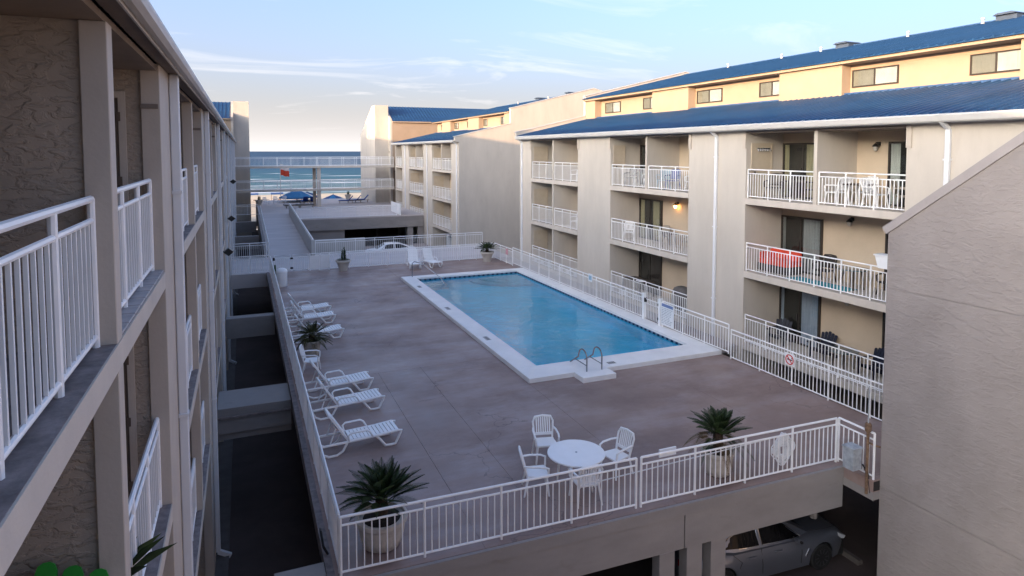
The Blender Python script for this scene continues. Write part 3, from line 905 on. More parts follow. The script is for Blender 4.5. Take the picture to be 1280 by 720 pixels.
XF, XB = 17.5, 19.35
LEV = [(-.09, .15), (2.67, 2.90), (5.45, 5.68)]
def courtyard_block(label, y_lo, y_hi, piers, bays, single, gable_lo, gable_hi, spouts, cler, vents):
    t = thing('condo_building', label, 'building', (XF, (y_lo + y_hi) / 2, ZG))
    for a, b in piers:
        part(t, 'wall_pier', MB().box(XF, a, ZG, XB - .02, b, 8.2), 'stucco')
        for e, s in ((a, 1), (b, -1)):
            if y_lo + .5 < e < y_hi - .5:
                part(t, 'corbel', MB().box(XF - .05, e - (.0 if s > 0 else .16), 7.55, XF - .003, e + (.16 if s > 0 else 0), 8.18), 'stucco_smooth')
    for n, (a, b, div) in enumerate(bays):
        part(t, 'back_wall', MB().box(XB, a - .05, -.088, XB + .2, b + .05, 8.2), 'cream')
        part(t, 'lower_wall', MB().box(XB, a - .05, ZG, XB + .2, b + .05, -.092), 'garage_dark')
        part(t, 'soffit', MB().box(XF - .02, a + .002, 8.12, XB - .005, b - .002, 8.195), 'soffit')
        ym = (a + b) / 2
        for l, (z0, z1) in enumerate(LEV):
            part(t, 'balcony_slab', MB().box(XF - .015, a + .003, z0, XB - .004, b - .003, z1), 'slab_paint')
            top = LEV[l + 1][0] if l < 2 else 8.12
            halves = [(a, b)]
            if l in div:
                part(t, 'partition', MB().box(XF + .005, ym - .07, z1 + .002, XB - .006, ym + .07, top - .002), 'stucco')
                halves = [(a, ym - .07), (ym + .07, b)]
            for p, q in halves:
                railing(t, (XF + .09, p + .03), (XF + .09, q - .03), z1, 1.08, single=(n in single), spans=3 if q - p < 4 else 6, sp=.135, r=.022)
    t['bays'] = len(bays)
    # eaves: gutter, fascia
    part(t, 'gutter', MB().prism([(17.02, 8.44), (17.00, 8.40), (17.04, 8.26), (17.08, 8.22), (17.22, 8.22), (17.22, 8.44), (17.19, 8.44), (17.19, 8.27), (17.10, 8.27), (17.05, 8.43)], y_lo, y_hi, 'y'), 'trim_white')
    part(t, 'fascia', MB().box(17.225, y_lo, 8.202, 17.49, y_hi, 8.40), 'trim_white')
    ribbed_roof(t, 17.10, 8.455, 22.75, 9.74, y_lo, y_hi, .3)
    # clerestory
    part(t, 'clerestory_wall', MB().box(22.95, y_lo, 9.3, 23.2, y_hi, 11.1), 'cream_upper')
    for a, b in cler['blocks']:
        part(t, 'clerestory_block', MB().box(22.45, a, 9.3, 22.945, b, 10.94), 'cream_upper')
    for a, b in cler['windows']:
        window(t, 22.945, a, b, 10.02, 10.72)
    part(t, 'eave_board', MB().box(22.25, y_lo, 10.945, 22.95, y_hi, 11.08), 'cream_upper')
    part(t, 'flashing', MB().box(22.60, y_lo, 9.70, 22.94, y_hi, 9.80), 'roof_trim')
    ribbed_roof(t, 22.15, 11.085, 31.0, 13.2, y_lo, y_hi, .3)
    part(t, 'roof', MB().add([(31.0, y_lo, 13.2), (40, y_lo, 11.1), (40, y_hi, 11.1), (31.0, y_hi, 13.2)], [(0, 1, 2, 3)]), 'roof_blue')
    part(t, 'ridge_cap', MB().bar((31, y_lo, 13.22), (31, y_hi, 13.22), .3, .05), 'roof_trim')
    part(t, 'rear_wall', MB().box(39.7, y_lo + .3, ZG, 39.9, y_hi - .3, 11.1), 'stucco')
    for i, (y, x, kind) in enumerate(vents):
        z = 11.085 + (x - 22.15) * .239
        if kind:
            part(t, 'roof_hatch', MB().box(x - .4, y - .42, z - .3, x + .4, y + .42, z + .16).prism([(y - .47, z + .162), (y + .47, z + .162), (y + .3, z + .25), (y - .3, z + .25)], x - .55, x + .55, 'x'), 'vent_blue')
        else:
            part(t, 'roof_vent', MB().lathe([(.15, -.1), (.05, .10), (.045, .20), (.09, .22), (.07, .29)], 10, (x, y, z)), 'trim_white', smooth=True)
    for y in spouts:
        mb = MB().cbox(17.39, y - .065, -2.7, 17.497, y + .065, 8.05, .015).bar((17.445, y, 8.04), (17.12, y, 8.25), .1, .09)
        d = part(t, 'downspout', mb, 'pipe_white')
        for z in (1.5, 4.4, 7.2):
            part(d, 'bracket', MB().box(17.38, y - .09, z, 17.495, y + .09, z + .05), 'pipe_white')
    prof = lambda d: [(XF, ZG), (XF, 8.25), (17.12, 8.33), (17.12, 8.50 + d), (22.42, 9.71 + d), (22.42, 11.12 + d), (31.0, 13.2 + d), (40.0, 11.0 + d), (40.0, ZG)]
    for g, y0, y1 in ((gable_lo, y_lo - .26, y_lo - .004), (gable_hi, y_hi + .004, y_hi + .26)):
        if g:
            gw = part(t, 'gable_wall', MB().prism(prof(.2), y0, y1, 'y'), 'stucco')
            for a, b in (((17.06, 8.72), (22.42, 9.945)), ((22.36, 11.33), (31.0, 13.43)), ((31.0, 13.43), (40, 11.23))):
                part(gw, 'parapet_cap', MB().bar((a[0], (y0 + y1) / 2, a[1]), (b[0], (y0 + y1) / 2, b[1]), y1 - y0 + .07, .06), 'trim_white')
    return t

A = courtyard_block('long cream apartment block with blue metal roofs along the right side of the pool', 4.0, 40.2,
    [(4.0, 12.65), (19.0, 22.36), (28.7, 32.2), (38.6, 40.195)],
    [(12.65, 19.0, (2,)), (22.36, 28.7, (2,)), (32.2, 38.6, (0, 1, 2))], (0, 1), False, True,
    [11.45, 20.6, 40.0],
    {'blocks': [(4, 6), (9.3, 12.6), (19.1, 22.4), (28.85, 32.2), (38.9, 40.15)],
     'windows': [(12.75, 14.4), (17.0, 19.0), (22.5, 24.1), (26.7, 28.7), (32.3, 33.8), (36.4, 38.3)]},
    [(35.0, 30.5, 0), (30.3, 30.5, 0), (27.4, 30.5, 0), (22.2, 30.5, 0), (18.7, 30.5, 0), (26.0, 30.9, 1), (17.75, 30.9, 1)])
# doors and fittings of its balconies
for l, cur, nearcur in ((2, 'curtain_tan', 'curtain_white'), (1, 'curtain_grey', 'curtain_grey'), (0, 'curtain_blue', 'curtain_blue')):
    z = LEV[l][1]
    glass_door(A, XB, 17.05, 18.95, z, cur=cur, open_frac=.75 if l == 2 else .85)
    glass_door(A, XB, 12.7, 14.55, z, cur=nearcur, open_frac=.6)
for l, cur in ((2, 'curtain_brown'), (1, 'curtain_tan'), (0, 'curtain_brown')):
    z = LEV[l][1]
    glass_door(A, XB, 26.72, 28.65, z, cur=cur, open_frac=.6 if l == 1 else .9)
    glass_door(A, XB, 22.42, 24.2, z, cur=cur, open_frac=.6)
for l in range(3):
    glass_door(A, XB, 36.6, 38.5, LEV[l][1], cur='curtain_grey')
    closet_door(A, 17.75, 18.65, 38.6 - .003, LEV[l][1])
closet_door(A, 17.8, 18.7, 19.0 - .003, LEV[2][1])
closet_door(A, 17.75, 18.3, 28.7 - .003, LEV[2][1])
rk = part(A, 'towel_rack', MB().bar((17.95, 18.93, 7.55), (18.6, 18.93, 7.55), .02, .05), 'steel')
for i in range(6):
    part(rk, 'hook', MB().tube([(17.98 + .12 * i, 18.92, 7.54), (17.98 + .12 * i, 18.87, 7.45), (17.98 + .12 * i, 18.84, 7.49)], .012, 6), 'steel')
wall_lamp(A, XB, 14.95, 7.70)
wall_lamp(A, XB, 15.85, 5.12)
wall_lamp(A, XB, 25.5, 4.95, lit=True)
wall_lamp(A, XB, 15.85, 2.35)

B = courtyard_block('second cream apartment block with blue roof, standing beyond the back railing', 54.25, 79.5,
    [(54.26, 56.2), (62.6, 66.0), (72.4, 75.8), (79.2, 79.49)],
    [(56.2, 62.6, (2,)), (66.0, 72.4, (2,)), (75.8, 79.2, ())], (), True, False,
    [54.45, 64.4, 74.1],
    {'blocks': [(54.3, 55.6), (62.6, 66.0), (72.4, 75.8)],
     'windows': [(56.6, 57.6), (61.4, 62.4), (66.3, 67.6), (70.8, 72.2), (76.3, 77.6)]},
    [(61.0, 29.6, 0), (69.0, 29.6, 0), (65.5, 30.8, 1), (58.2, 30.8, 1)])
for a, b in ((56.2, 62.6), (66.0, 72.4)):
    for l in range(3):
        closet_door(B, 17.75, 18.6, b - .003, LEV[l][1])
part(B, 'service_rack', MB().box(18.6, 60.0, -2.4, 19.3, 61.5, -1.0).box(18.5, 58.0, -2.6, 19.3, 59.6, -1.6).box(18.6, 68.0, -2.4, 19.3, 69.5, -.9), 'box_grey')

# ---- seaward wings with towers and the bridges between them
def sea_wing(sgn, label):
    s = sgn
    xf = 17.5 if s > 0 else -.92
    xt = xf - s * 1.72
    t = thing('seaside_wing', label, 'building', (xf, 86, ZG))
    part(t, 'front_wall', MB().box(xf + s * .25, 82.2, ZG, xf + s * 26, 82.45, 11.25), 'cream_upper')
    prof = [(82.2, ZG), (82.2, 11.45), (86.9, 13.6), (95.5, 10.0), (95.5, ZG)]
    part(t, 'gable_wall', MB().prism(prof, xf, xf + s * .246, 'x'), 'stucco')
    part(t, 'tower', MB().prism([(83.4, ZG), (83.4, 13.35), (85.6, 13.35), (94.6, 9.7), (94.6, ZG)], xt, xf - s * .004, 'x'), 'stucco')
    part(t, 'rear_wall', MB().box(xf + s * .25, 95.2, ZG, xf + s * 26, 95.45, 9.9), 'stucco')
    a, b = sorted((xf + s * .25, xf + s * 26))
    ribbed_roof(t, 82.0, 11.30, 86.9, 13.45, a, b, .42, axis='y', rib=.05)
    part(t, 'roof', MB().add([(a, 86.9, 13.45), (b, 86.9, 13.45), (b, 95.6, 9.9), (a, 95.6, 9.9)], [(0, 1, 2, 3)]), 'roof_blue')
    part(t, 'eave_board', MB().box(a, 81.95, 11.12, b, 82.19, 11.27), 'cream_upper')
    part(t, 'door', MB().box(xf + s * .35, 82.15, 2.95, xf + s * 1.3, 82.196, 5.0), 'door_brown')
    return t
sr = sea_wing(1, 'sunlit tower wing with gable and blue roof at the sea end, right of the bridges')
mb = MB().prism([(82.55, 8.15)] + [(82.95 - .4 * math.cos(a), 8.9 + .45 * math.sin(a)) for a in [math.pi * q / 8 for q in range(9)]] + [(83.35, 8.15)], 17.44, 17.497, 'x')
part(sr, 'arched_niche', mb, 'parapet')
for y in (82.7, 83.1):
    part(sr, 'wall_light', MB().box(17.4, y - .08, 7.2, 17.497, y + .08, 7.5), 'parapet')
slw = sea_wing(-1, 'tall plain tower wing with blue roof at the sea end of the left building')
part(slw, 'parapet_block', MB().prism([(-3.4, 8), (-3.4, 12.35), (-2.5, 12.0), (-2.0, 10.7), (-2.0, 8)], 79.9, 80.4, 'y'), 'stucco')

for i, (z, lab) in enumerate(((5.45, 'upper white railed footbridge joining the two seaside towers'), (2.70, 'lower white railed footbridge joining the two seaside towers'))):
    t = thing('footbridge', lab, 'bridge', (8.3, 80.9, z), group='footbridges in front of the sea')
    part(t, 'bridge_slab', MB().box(-.84, 80.0, z, 17.46, 81.85, z + .22), 'slab_paint')
    for y in (80.1, 81.75):
        railing(t, (-.8, y), (17.4, y), z + .22, 1.07, single=False, spans=12)
t = thing('bridge_pier', 'pair of tall square posts carrying both footbridges over the terrace', 'column', (8.3, 80.9, .8))
for x0, x1, y0, m_ in ((7.82, 8.16, 81.3, 'stucco_brown'), (8.2, 8.62, 80.3, 'slab_paint')):  # left post coloured browner to put its shade into the paint
    for a, b in ((.8, 2.698), (2.922, 5.448)):
        part(t, 'post', MB().box(x0, y0, a, x1, y0 + .4, b), m_)

# ---- left building
LX = -.855
LL = [(.33, .52), (3.10, 3.29), (5.87, 6.06)]
L = thing('condo_building', 'close stucco apartment block along the left edge with white balcony railings', 'building', (LX, 40, ZG))
for k in range(-1, 9):
    a, b = 8.36 + 8.15 * k, 10.40 + 8.15 * k
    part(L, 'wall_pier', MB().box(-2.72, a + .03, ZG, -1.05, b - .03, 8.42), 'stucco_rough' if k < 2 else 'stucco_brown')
    part(L, 'pilaster', MB().cbox(-1.048, a, ZG, LX, b, 8.44, .006), 'stucco_smooth')
    part(L, 'trim_band', MB().box(-1.05, a - .012, 7.93, LX - .02, a + .001, 7.985), 'soffit')
    y = a + 1.04
    d = part(L, 'downspout', MB().cbox(LX + .004, y - .055, -2.75, LX + .115, y + .055, 8.44, .012), 'pipe_white')
    for z in (1.2, 3.95, 6.9):
        part(d, 'bracket', MB().box(LX + .002, y - .075, z, LX + .122, y + .075, z + .04), 'pipe_white')
    part(d, 'shoe', MB().bar((LX + .06, y, -2.76), (LX + .35, y, -2.93), .1, .1), 'pipe_white')
    if k > 7:
        break
    # the bay after this pier
    y0, y1 = b, 8.36 + 8.15 * (k + 1)
    ym = y0 + 3.05
    part(L, 'back_wall', MB().box(-2.9, y0 - .1, ZG, -2.725, y1 + .1, 8.42), 'stucco_brown')
    part(L, 'soffit', MB().box(-2.72, y0 + .003, 8.36, LX - .02, y1 - .003, 8.415), 'soffit')
    for l, (z0, z1) in enumerate(LL):
        s_ = part(L, 'balcony_slab', MB().box(-2.72, y0 + .003, z0, LX, y1 - .003, z1), 'slab_paint')
        if k == -1 and l == 2: ledge_slab = s_
        part(s_, 'floor_edge', MB().box(-2.70, y0 + .004, z1 + .001, LX - .012, y1 - .004, z1 + .006), 'ledge')
        top = LL[l + 1][0] if l < 2 else 8.36
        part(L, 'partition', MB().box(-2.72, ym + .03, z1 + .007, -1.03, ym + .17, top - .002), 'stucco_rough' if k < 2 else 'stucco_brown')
        part(L, 'column', MB().cbox(-1.028, ym, z1 + .007, LX - .003, ym + .2, top - .002, .006), 'stucco_smooth')
        for p, q in ((y0, ym), (ym + .2, y1)):
            railing(L, (-.985, p + .035), (-.985, q - .035), z1 + .006, 1.05, single=(k < 2 and l > 0), spans=3, sp=.125)
        if k < 3:
            closet_door(L, -1.27, -2.1, y1 + .027, z1 + .006, 1.98, 'door_brown', 'stucco_smooth', hinge_at=-1.27)
            pass
# glazed tiles on the open ledge of the second upper balcony
sl_ = ledge_slab
tm = MB().cbox(-.126, -.148, 0, .126, .148, .016, .004).mesh('floor_tile', 'ledge_tile')
for i in range(9):
    for j in range(2):
        link('floor_tile', tm, sl_, Vector((-.995 - .27 * j, 5.72 + .32 * i, 6.066)) - wloc(sl_))
part(L, 'gutter', MB().prism([(-.60, 8.54), (-.59, 8.50), (-.60, 8.45), (-.64, 8.42), (-.69, 8.42), (-.69, 8.54), (-.675, 8.54), (-.675, 8.44), (-.645, 8.44), (-.615, 8.46)], -.6, 81.5, 'y'), 'trim_white')
part(L, 'soffit_board', MB().box(LX - .02, -.6, 8.446, -.695, 81.5, 8.50), 'soffit')
part(L, 'drip_edge', MB().box(-.715, -.6, 8.40, -.698, 81.5, 8.444), 'trim_white')
ribbed_roof(L, -.68, 8.52, -6.0, 9.78, -.6, 79.8, .25)
part(L, 'clerestory_wall', MB().box(-6.2, -.6, 9.3, -5.95, 79.8, 11.2), 'cream_upper')
part(L, 'roof', MB().add([(-5.4, -.6, 11.2), (-14.3, -.6, 13.3), (-14.3, 79.8, 13.3), (-5.4, 79.8, 11.2)], [(0, 1, 2, 3)]), 'roof_blue')
part(L, 'roof', MB().add([(-24, -.6, 11.0), (-14.3, -.6, 13.3), (-14.3, 79.8, 13.3), (-24, 79.8, 11.0)], [(0, 1, 2, 3)]), 'roof_blue')
part(L, 'rear_wall', MB().box(-24, -.6, ZG, -23.8, 79.8, 11.0), 'stucco_brown')
for y in (-.6, 79.7):
    part(L, 'gable_wall', MB().prism([(-2.9, ZG), (-2.9, 9.0), (-5.9, 9.7), (-5.9, 11.15), (-14.3, 13.2), (-23.9, 10.95), (-23.9, ZG)], y, y + .2, 'y'), 'stucco_brown')
part(L, 'kerb', MB().box(LX - .2, 11, ZG, -.55, 80, -2.9), 'garage_dark')
for i, (y, z) in enumerate(((26.0, 3.72), (33.9, 3.0 + 1.2), (42.2, 5.62))):
    f = part(L, 'floodlight', MB().box(LX + .002, y - .06, z - .06, LX + .03, y + .06, z + .06).bar((LX + .03, y, z), (LX + .2, y, z + .02), .04, .04), 'lamp_black')
    part(f, 'lamp_head', MB().prism([(LX + .12, z), (LX + .30, z + .15), (LX + .48, z + .01), (LX + .30, z - .14)], y - .2, y + .1, 'y'), 'lamp_black')

# ---- stair wing close on the right, and an added light-blocking mass behind the camera
Wg = thing('stair_wing', 'plain textured gable wall with sloping grey cap, close on the right', 'building', (15.3, 3, ZG))
sl75 = lambda y: 5.72 + (9.9 - y) * .753
WX = 13.2
for z0, z1 in ((ZG, -.157), (-.145, 4.41)):
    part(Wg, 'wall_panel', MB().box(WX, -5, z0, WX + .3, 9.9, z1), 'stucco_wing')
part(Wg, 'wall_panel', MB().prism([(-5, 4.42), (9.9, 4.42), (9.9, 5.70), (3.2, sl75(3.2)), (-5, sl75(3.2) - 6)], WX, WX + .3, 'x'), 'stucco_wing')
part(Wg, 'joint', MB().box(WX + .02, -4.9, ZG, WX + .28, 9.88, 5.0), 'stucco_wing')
part(Wg, 'end_wall', MB().box(WX + .302, 9.62, ZG, 17.45, 9.897, 5.62), 'stucco_wing')
for a, b in (((9.98, 5.68), (3.2, sl75(3.2) + .02)), ((3.2, sl75(3.2) + .02), (-5, sl75(3.2) - 5.98))):
    part(Wg, 'parapet_cap', MB().bar((WX + .14, a[0], a[1] + .0), (WX + .14, b[0], b[1] + .0), .36, .17, (0, .6, .8)), 'wing_cap')
part(Wg, 'roof', MB().add([(WX + .3, 9.9, 5.6), (17.4, 9.9, 5.6), (17.4, 3.2, sl75(3.2) - .1), (WX + .3, 3.2, sl75(3.2) - .1)], [(0, 1, 2, 3)]), 'roof_blue')
part(Wg, 'roof', MB().add([(WX + .3, -5, sl75(3.2) - 6.1), (17.4, -5, sl75(3.2) - 6.1), (17.4, 3.2, sl75(3.2) - .1), (WX + .3, 3.2, sl75(3.2) - .1)], [(0, 1, 2, 3)]), 'roof_blue')

t = thing('sky_blocker', 'unseen stucco block added behind the viewpoint to hold back sky light', 'building', (6, -11, ZG))  # unseen mass, added and sized to hold back sky light from behind
part(t, 'front_wall', MB().box(-3, -11.3, ZG, WX - .05, -11, 6.0), 'stucco')
part(t, 'roof', MB().add([(-3, -10.6, 5.9), (WX - .02, -10.6, 5.9), (WX - .02, -18, 7.6), (-3, -18, 7.6)], [(0, 1, 2, 3)]), 'roof_blue')
t = thing('viewing_walkway', 'open concrete walkway slab the view is taken from', 'walkway', (3, -1, 6.0))
part(t, 'walkway_slab', MB().box(LX + .3, -2.2, 5.66, WX - .02, -.35, 5.88), 'slab_paint')

# ================================================================== FENCES ROUND THE DECK
def fence(label, p0, p1, z=0.0, h=1.07, spans=None, single=True, sp=.14, name='railing'):
    t = thing(name, label, 'railing', ((p0[0] + p1[0]) / 2, (p0[1] + p1[1]) / 2, z), group='white railings round the pool deck')
    railing(t, p0, p1, z, h, spans=spans, sp=sp, single=single, free=True)
    return t
F1 = fence('white deck railing nearest the camera, from the left corner to the patio table', (1.43, yf(1.43)), (7.42, yf(7.42)), spans=4)
F2 = fence('white deck railing in front of the right hand potted cycad', (7.54, yf(7.54)), (12.98, yf(12.98)), spans=4)
fence('short white railing turning back beside the textured gable wall', (13.06, yf(13.02)), (13.06, 9.96), spans=1)
fence('long white deck railing behind the loungers, above the dark gap', (1.42, 11.32), (1.42, 41.5), spans=21, sp=.14)
F3 = fence('white deck railing with the no smoking sign, in front of the ground floor balcony', (16.02, 11.0), (16.02, 17.95), spans=5)
F4 = fence('white poolside railing carrying the rules board', (16.02, 18.08), (16.02, 22.02), .15, spans=3)
fence('white poolside railing along the far stretch of the pool', (16.02, 23.5), (16.02, 38.2), .15, spans=11)
fence('short white railing behind the far right planter, at the pool corner', (16.06, 38.35), (16.06, 41.55), spans=3)
F5 = fence('white back railing behind the two upright loungers', (4.9, 41.6), (15.95, 41.6), spans=9)
fence('second white railing farther back, along the edge of the back walkway', (4.65, 47.5), (17.3, 47.5), .0, spans=9, single=False)
fence('white railing across the gap at the near edge of the landing', (-.75, 41.98), (1.38, 41.98), spans=2, sp=.13)
fence('white railing across the gap at the far edge of the landing', (-.75, 47.9), (1.38, 47.9), spans=2, sp=.13)
fence('white railing closing the gap by the tower at the sea end', (-.75, 72.2), (1.4, 72.2), .8, spans=2, single=False)
fence('thin white railing along the near edge of the sea terrace', (4.8, 66.0), (14.6, 66.0), .8, spans=7, single=False)
t = thing('privacy_panel', 'solid white panel standing at the right end of the sea terrace', 'panel', (15.2, 67.5, .8))
part(t, 'panel', MB().box(15.0, 66.1, .85, 15.06, 70.5, 1.95), 'white_paint')
part(t, 'post', MB().box(14.97, 66.05, .8, 15.09, 66.095, 2.0), 'white_paint')

def gate(label, p0, p1, z, h=1.07, lock=True):
    t = thing('gate', label, 'gate', (p0[0], p0[1], z))
    d = Vector((p1[0] - p0[0], p1[1] - p0[1], 0)); L = d.length; d.normalize()
    P = lambda s_, zz: Vector((p0[0], p0[1], z)) + d * s_ + Vector((0, 0, zz))
    fr = MB().tube([P(0.04, .08), P(0.04, h), P(L - .04, h), P(L - .04, .08)], .024, 8, closed=True).tube([P(.04, h - .16), P(L - .04, h - .16)], .02, 8)
    part(t, 'gate_frame', fr, 'white_paint', smooth=True)
    n = round(L / .13)
    for k in range(1, n):
        q = P(.04 + (L - .08) * k / n, .09)
        link('baluster', baluster_mesh(h - .25), t, q - wloc(t), (0, 0, math.atan2(d.y, d.x)))
    for zz in (.25, .85):
        q = P(L + .0, zz)
        part(t, 'hinge', MB().box(q.x - .05, q.y - .05, q.z - .05, q.x + .05, q.y + .05, q.z + .05), 'lamp_black')
    if lock:
        q = P(.02, .86)
        part(t, 'latch', MB().box(q.x - .06, q.y - .05, q.z - .09, q.x + .06, q.y + .05, q.z + .09), 'lamp_black')
    return t
g = gate('white pool gate with black latch and hinges in the poolside railing', (16.02, 23.3), (16.02, 22.3), .15)
for y in (23.38, 22.18):
    part(g, 'gate_post', MB().box(15.95, y - .07, .15, 16.09, y + .07, 1.3), 'white_paint')
gate('left leaf of the white gate at the foot of the ramp', (1.6, 41.62), (2.62, 41.62), 0)
gate('right leaf of the white gate at the foot of the ramp', (3.66, 41.62), (2.68, 41.62), 0, lock=False)
for x0, x1, lab in ((3.72, 4.28, 'narrow solid white panel beside the ramp gate'), (4.36, 4.86, 'solid white panel between the ramp gate and the potted shrub')):
    t = thing('privacy_panel', lab, 'panel', ((x0 + x1) / 2, 41.6, 0))
    part(t, 'panel', MB().box(x0, 41.58, .1, x1, 41.62, .94), 'white_paint')
    part(t, 'top_rail', MB().tube([(x0, 41.6, 1.07), (x1, 41.6, 1.07)], .026, 8), 'white_paint', smooth=True)
    for x in (x0, x1):
        part(t, 'post', MB().tube([(x, 41.6, 0), (x, 41.6, 1.07)], .026, 8), 'white_paint', smooth=True)

# signs
t = thing('sign', 'square white no smoking sign with red circle on the right deck railing', 'sign', (15.98, 15.22, .8))
part(t, 'sign_plate', MB().box(15.965, 15.02, .61, 15.975, 15.42, 1.01), 'sign_white')
ring = [(15.955, 15.22 + .15 * math.cos(a), .81 + .15 * math.sin(a)) for a in [math.pi * 2 * q / 24 for q in range(24)]]
part(t, 'prohibition_ring', MB().tube(ring, .016, 6, closed=True).bar((15.955, 15.22 + .105, .915), (15.955, 15.22 - .105, .705), .012, .03, (0, 1, 1)), 'sign_red')
part(t, 'cigarette_symbol', MB().box(15.958, 15.12, .79, 15.964, 15.32, .825).box(15.958, 15.13, .85, 15.964, 15.15, .89), 'print_dark')
t = thing('sign', 'tall white pool rules board with blue heading beside the gate', 'sign', (15.96, 21.65, .8))
part(t, 'sign_board', MB().box(15.945, 21.2, .27, 15.96, 22.05, 1.19), 'sign_white')
part(t, 'heading', MB().box(15.941, 21.25, 1.03, 15.944, 22.0, 1.15), 'sign_blue')
mb = MB()
for i in range(10):
    z = .97 - i * .068
    y = 22.0
    for w_ in [rnd.uniform(.08, .2) for _ in range(4)]:
        if y - w_ < 21.27: break
        mb.box(15.941, y - w_, z - .018, 15.944, y, z); y -= w_ + .035
part(t, 'lines_of_print', mb, 'print_grey')
t = thing('sign', 'small pale blue notice high on the poolside railing', 'sign', (15.96, 27.98, 1.1))
part(t, 'sign_plate', MB().box(15.95, 27.78, .92, 15.96, 28.18, 1.32), 'sign_white')
part(t, 'print', MB().box(15.946, 27.85, 1.0, 15.949, 28.12, 1.22), 'sign_teal')
t = thing('sign', 'small pinkish sign on the back railing between the upright loungers', 'sign', (10.85, 41.55, .9))
part(t, 'sign_plate', MB().box(10.65, 41.54, .72, 11.05, 41.55, 1.1), 'sign_white')
part(t, 'print', MB().lathe([(.15, 0), (.15, .004)], 16).prism([(-.12, -.02), (.12, -.02), (.12, .02), (-.12, .02)], .004, .006), 'sign_pink')
pr = t.children[-1]; pr.rotation_euler = (rad(90), 0, 0); pr.location = Vector((10.85, 41.538, .91)) - t.location
pr.data.transform(Matrix.Translation((t.location.x, t.location.y, t.location.z)))
t = thing('sign', 'small pinkish sign on the short railing behind the far right planter', 'sign', (16.0, 39.2, .9))
part(t, 'sign_plate', MB().box(16.0, 39.0, .62, 16.012, 39.38, 1.0), 'sign_pink')

# ================================================================== FURNITURE BUILDERS (own coordinates, then placed)
def resin_chair(label, loc, rz, group, m='resin_white', slatted=True, dark=False):
    t = thing('armchair', label, 'chair', loc, rz, group)
    key = ('rc', m, slatted)
    def P(nm, fn, sm=True):
        return link(nm, cached(key + (nm,), lambda: fn().mesh(nm, m, smooth=50 if sm else False)), t)
    # faces -Y: front edge at y=-.25, back at y=+.22
    P('seat', lambda: MB().prism([(-.25, -.26), (.25, -.26), (.27, -.2), (.22, .2), (-.22, .2), (-.27, -.2)], .40, .435), False)
    def bf():
        m_ = MB()
        pts = [(-.215, .20, .40), (-.235, .25, .60), (-.25, .31, .80), (-.20, .34, .905), (0, .35, .925), (.20, .34, .905), (.25, .31, .80), (.235, .25, .60), (.215, .20, .40)]
        m_.tube(pts, .026, 8)
        return m_.bar((-.22, .235, .52), (.22, .235, .52), .03, .06)
    P('back_frame', bf)
    if slatted:
        for i in range(7):
            x = -.165 + .055 * i
            o = link('back_slat', cached(key + ('slat',), lambda: MB().bar((0, .235, .50), (0, .337, .90), .032, .014, (0, 1, 0)).mesh('back_slat', m)), t, (x, 0, 0))
    else:
        P('back_panel', lambda: MB().prism([(.22, .48), (.25, .48), (.345, .89), (.32, .89)], -.2, .2, 'x'), False)
    for s in (-1, 1):
        P('armrest' if s < 0 else 'armrest_', lambda s=s: MB().tube([(s * .25, .27, .66), (s * .285, .1, .665), (s * .295, -.15, .655), (s * .285, -.255, .62), (s * .265, -.25, .44)], .024, 8)).name = 'armrest'
        for q, (y0, y1) in enumerate(((-.22, -.27), (.18, .27))):
            P('leg%d%d' % (s, q), lambda s=s, y0=y0, y1=y1: MB().tube([(s * .225, y0, .41), (s * .27, y1, 0)], [.028, .020], 8)).name = 'leg'
    return t

def chaise(label, loc, rz, group, back=56):
    """white slatted lounger; head at -x, foot at +x"""
    t = thing('sun_lounger', label, 'sun lounger', loc, rz, group)
    key = ('ch', back)
    m = 'resin_white'
    def P(nm, k2, fn, sm=50):
        return link(nm, cached(key + (k2,), lambda: fn().mesh(nm, m, smooth=sm)), t)
    ca, sa = math.cos(rad(back)), math.sin(rad(back))
    for s in (-1, 1):
        y = s * .31
        P('side_rail', 'rail%d' % s, lambda y=y: MB().tube([(-.95, y, .30), (-.3, y, .31), (.5, y, .33), (.92, y, .36), (1.02, y, .345), (.98, y, .25), (.86, y, .03), (.74, y, .02), (.60, y, .03), (.46, y, .22), (.38, y, .31)], .033, 8))
        P('rear_leg', 'rleg%d' % s, lambda y=y: MB().tube([(-.35, y, .29), (-.46, y, .10), (-.60, y, .025), (-.80, y, .02), (-.95, y, .10), (-1.02, y, .27), (-.93, y, .31)], .031, 8))
        P('armrest', 'arm%d' % s, lambda s=s: MB().tube([(-.30, s * .325, .33), (-.33, s * .345, .47), (-.26, s * .35, .525), (.12, s * .35, .53), (.2, s * .345, .48), (.28, s * .325, .34)], .024, 8))
        P('back_rail', 'back%d' % s, lambda s=s: MB().bar((-.32, s * .285, .33), (-.32 - .80 * ca, s * .285, .33 + .80 * sa), .05, .045))
    P('back_strut', 'strut', lambda: MB().tube([(-.75, -.25, .31), (-.62, -.25, .31 + .36), (-.62, .25, .31 + .36), (-.75, .25, .31)], .018, 6))
    for i in range(13):
        x = -.24 + .096 * i
        z = .335 + .03 * max(0, (x - .4) / .5)
        link('slat', cached(key + ('slat',), lambda: MB().cbox(-.041, -.285, -.016, .041, .285, .016, .005).mesh('slat', m)), t, (x, 0, z))
    for i in range(8):
        q = .06 + .098 * i
        link('slat', cached(key + ('slat',), None), t, (-.32 - q * ca, 0, .335 + q * sa), (0, rad(180 + back), 0))
    P('head_slat', 'head', lambda: MB().cbox(-.32 - .82 * ca - .03, -.30, .33 + .80 * sa - .03, -.32 - .82 * ca + .03, .30, .33 + .80 * sa + .03, .012))
    return t

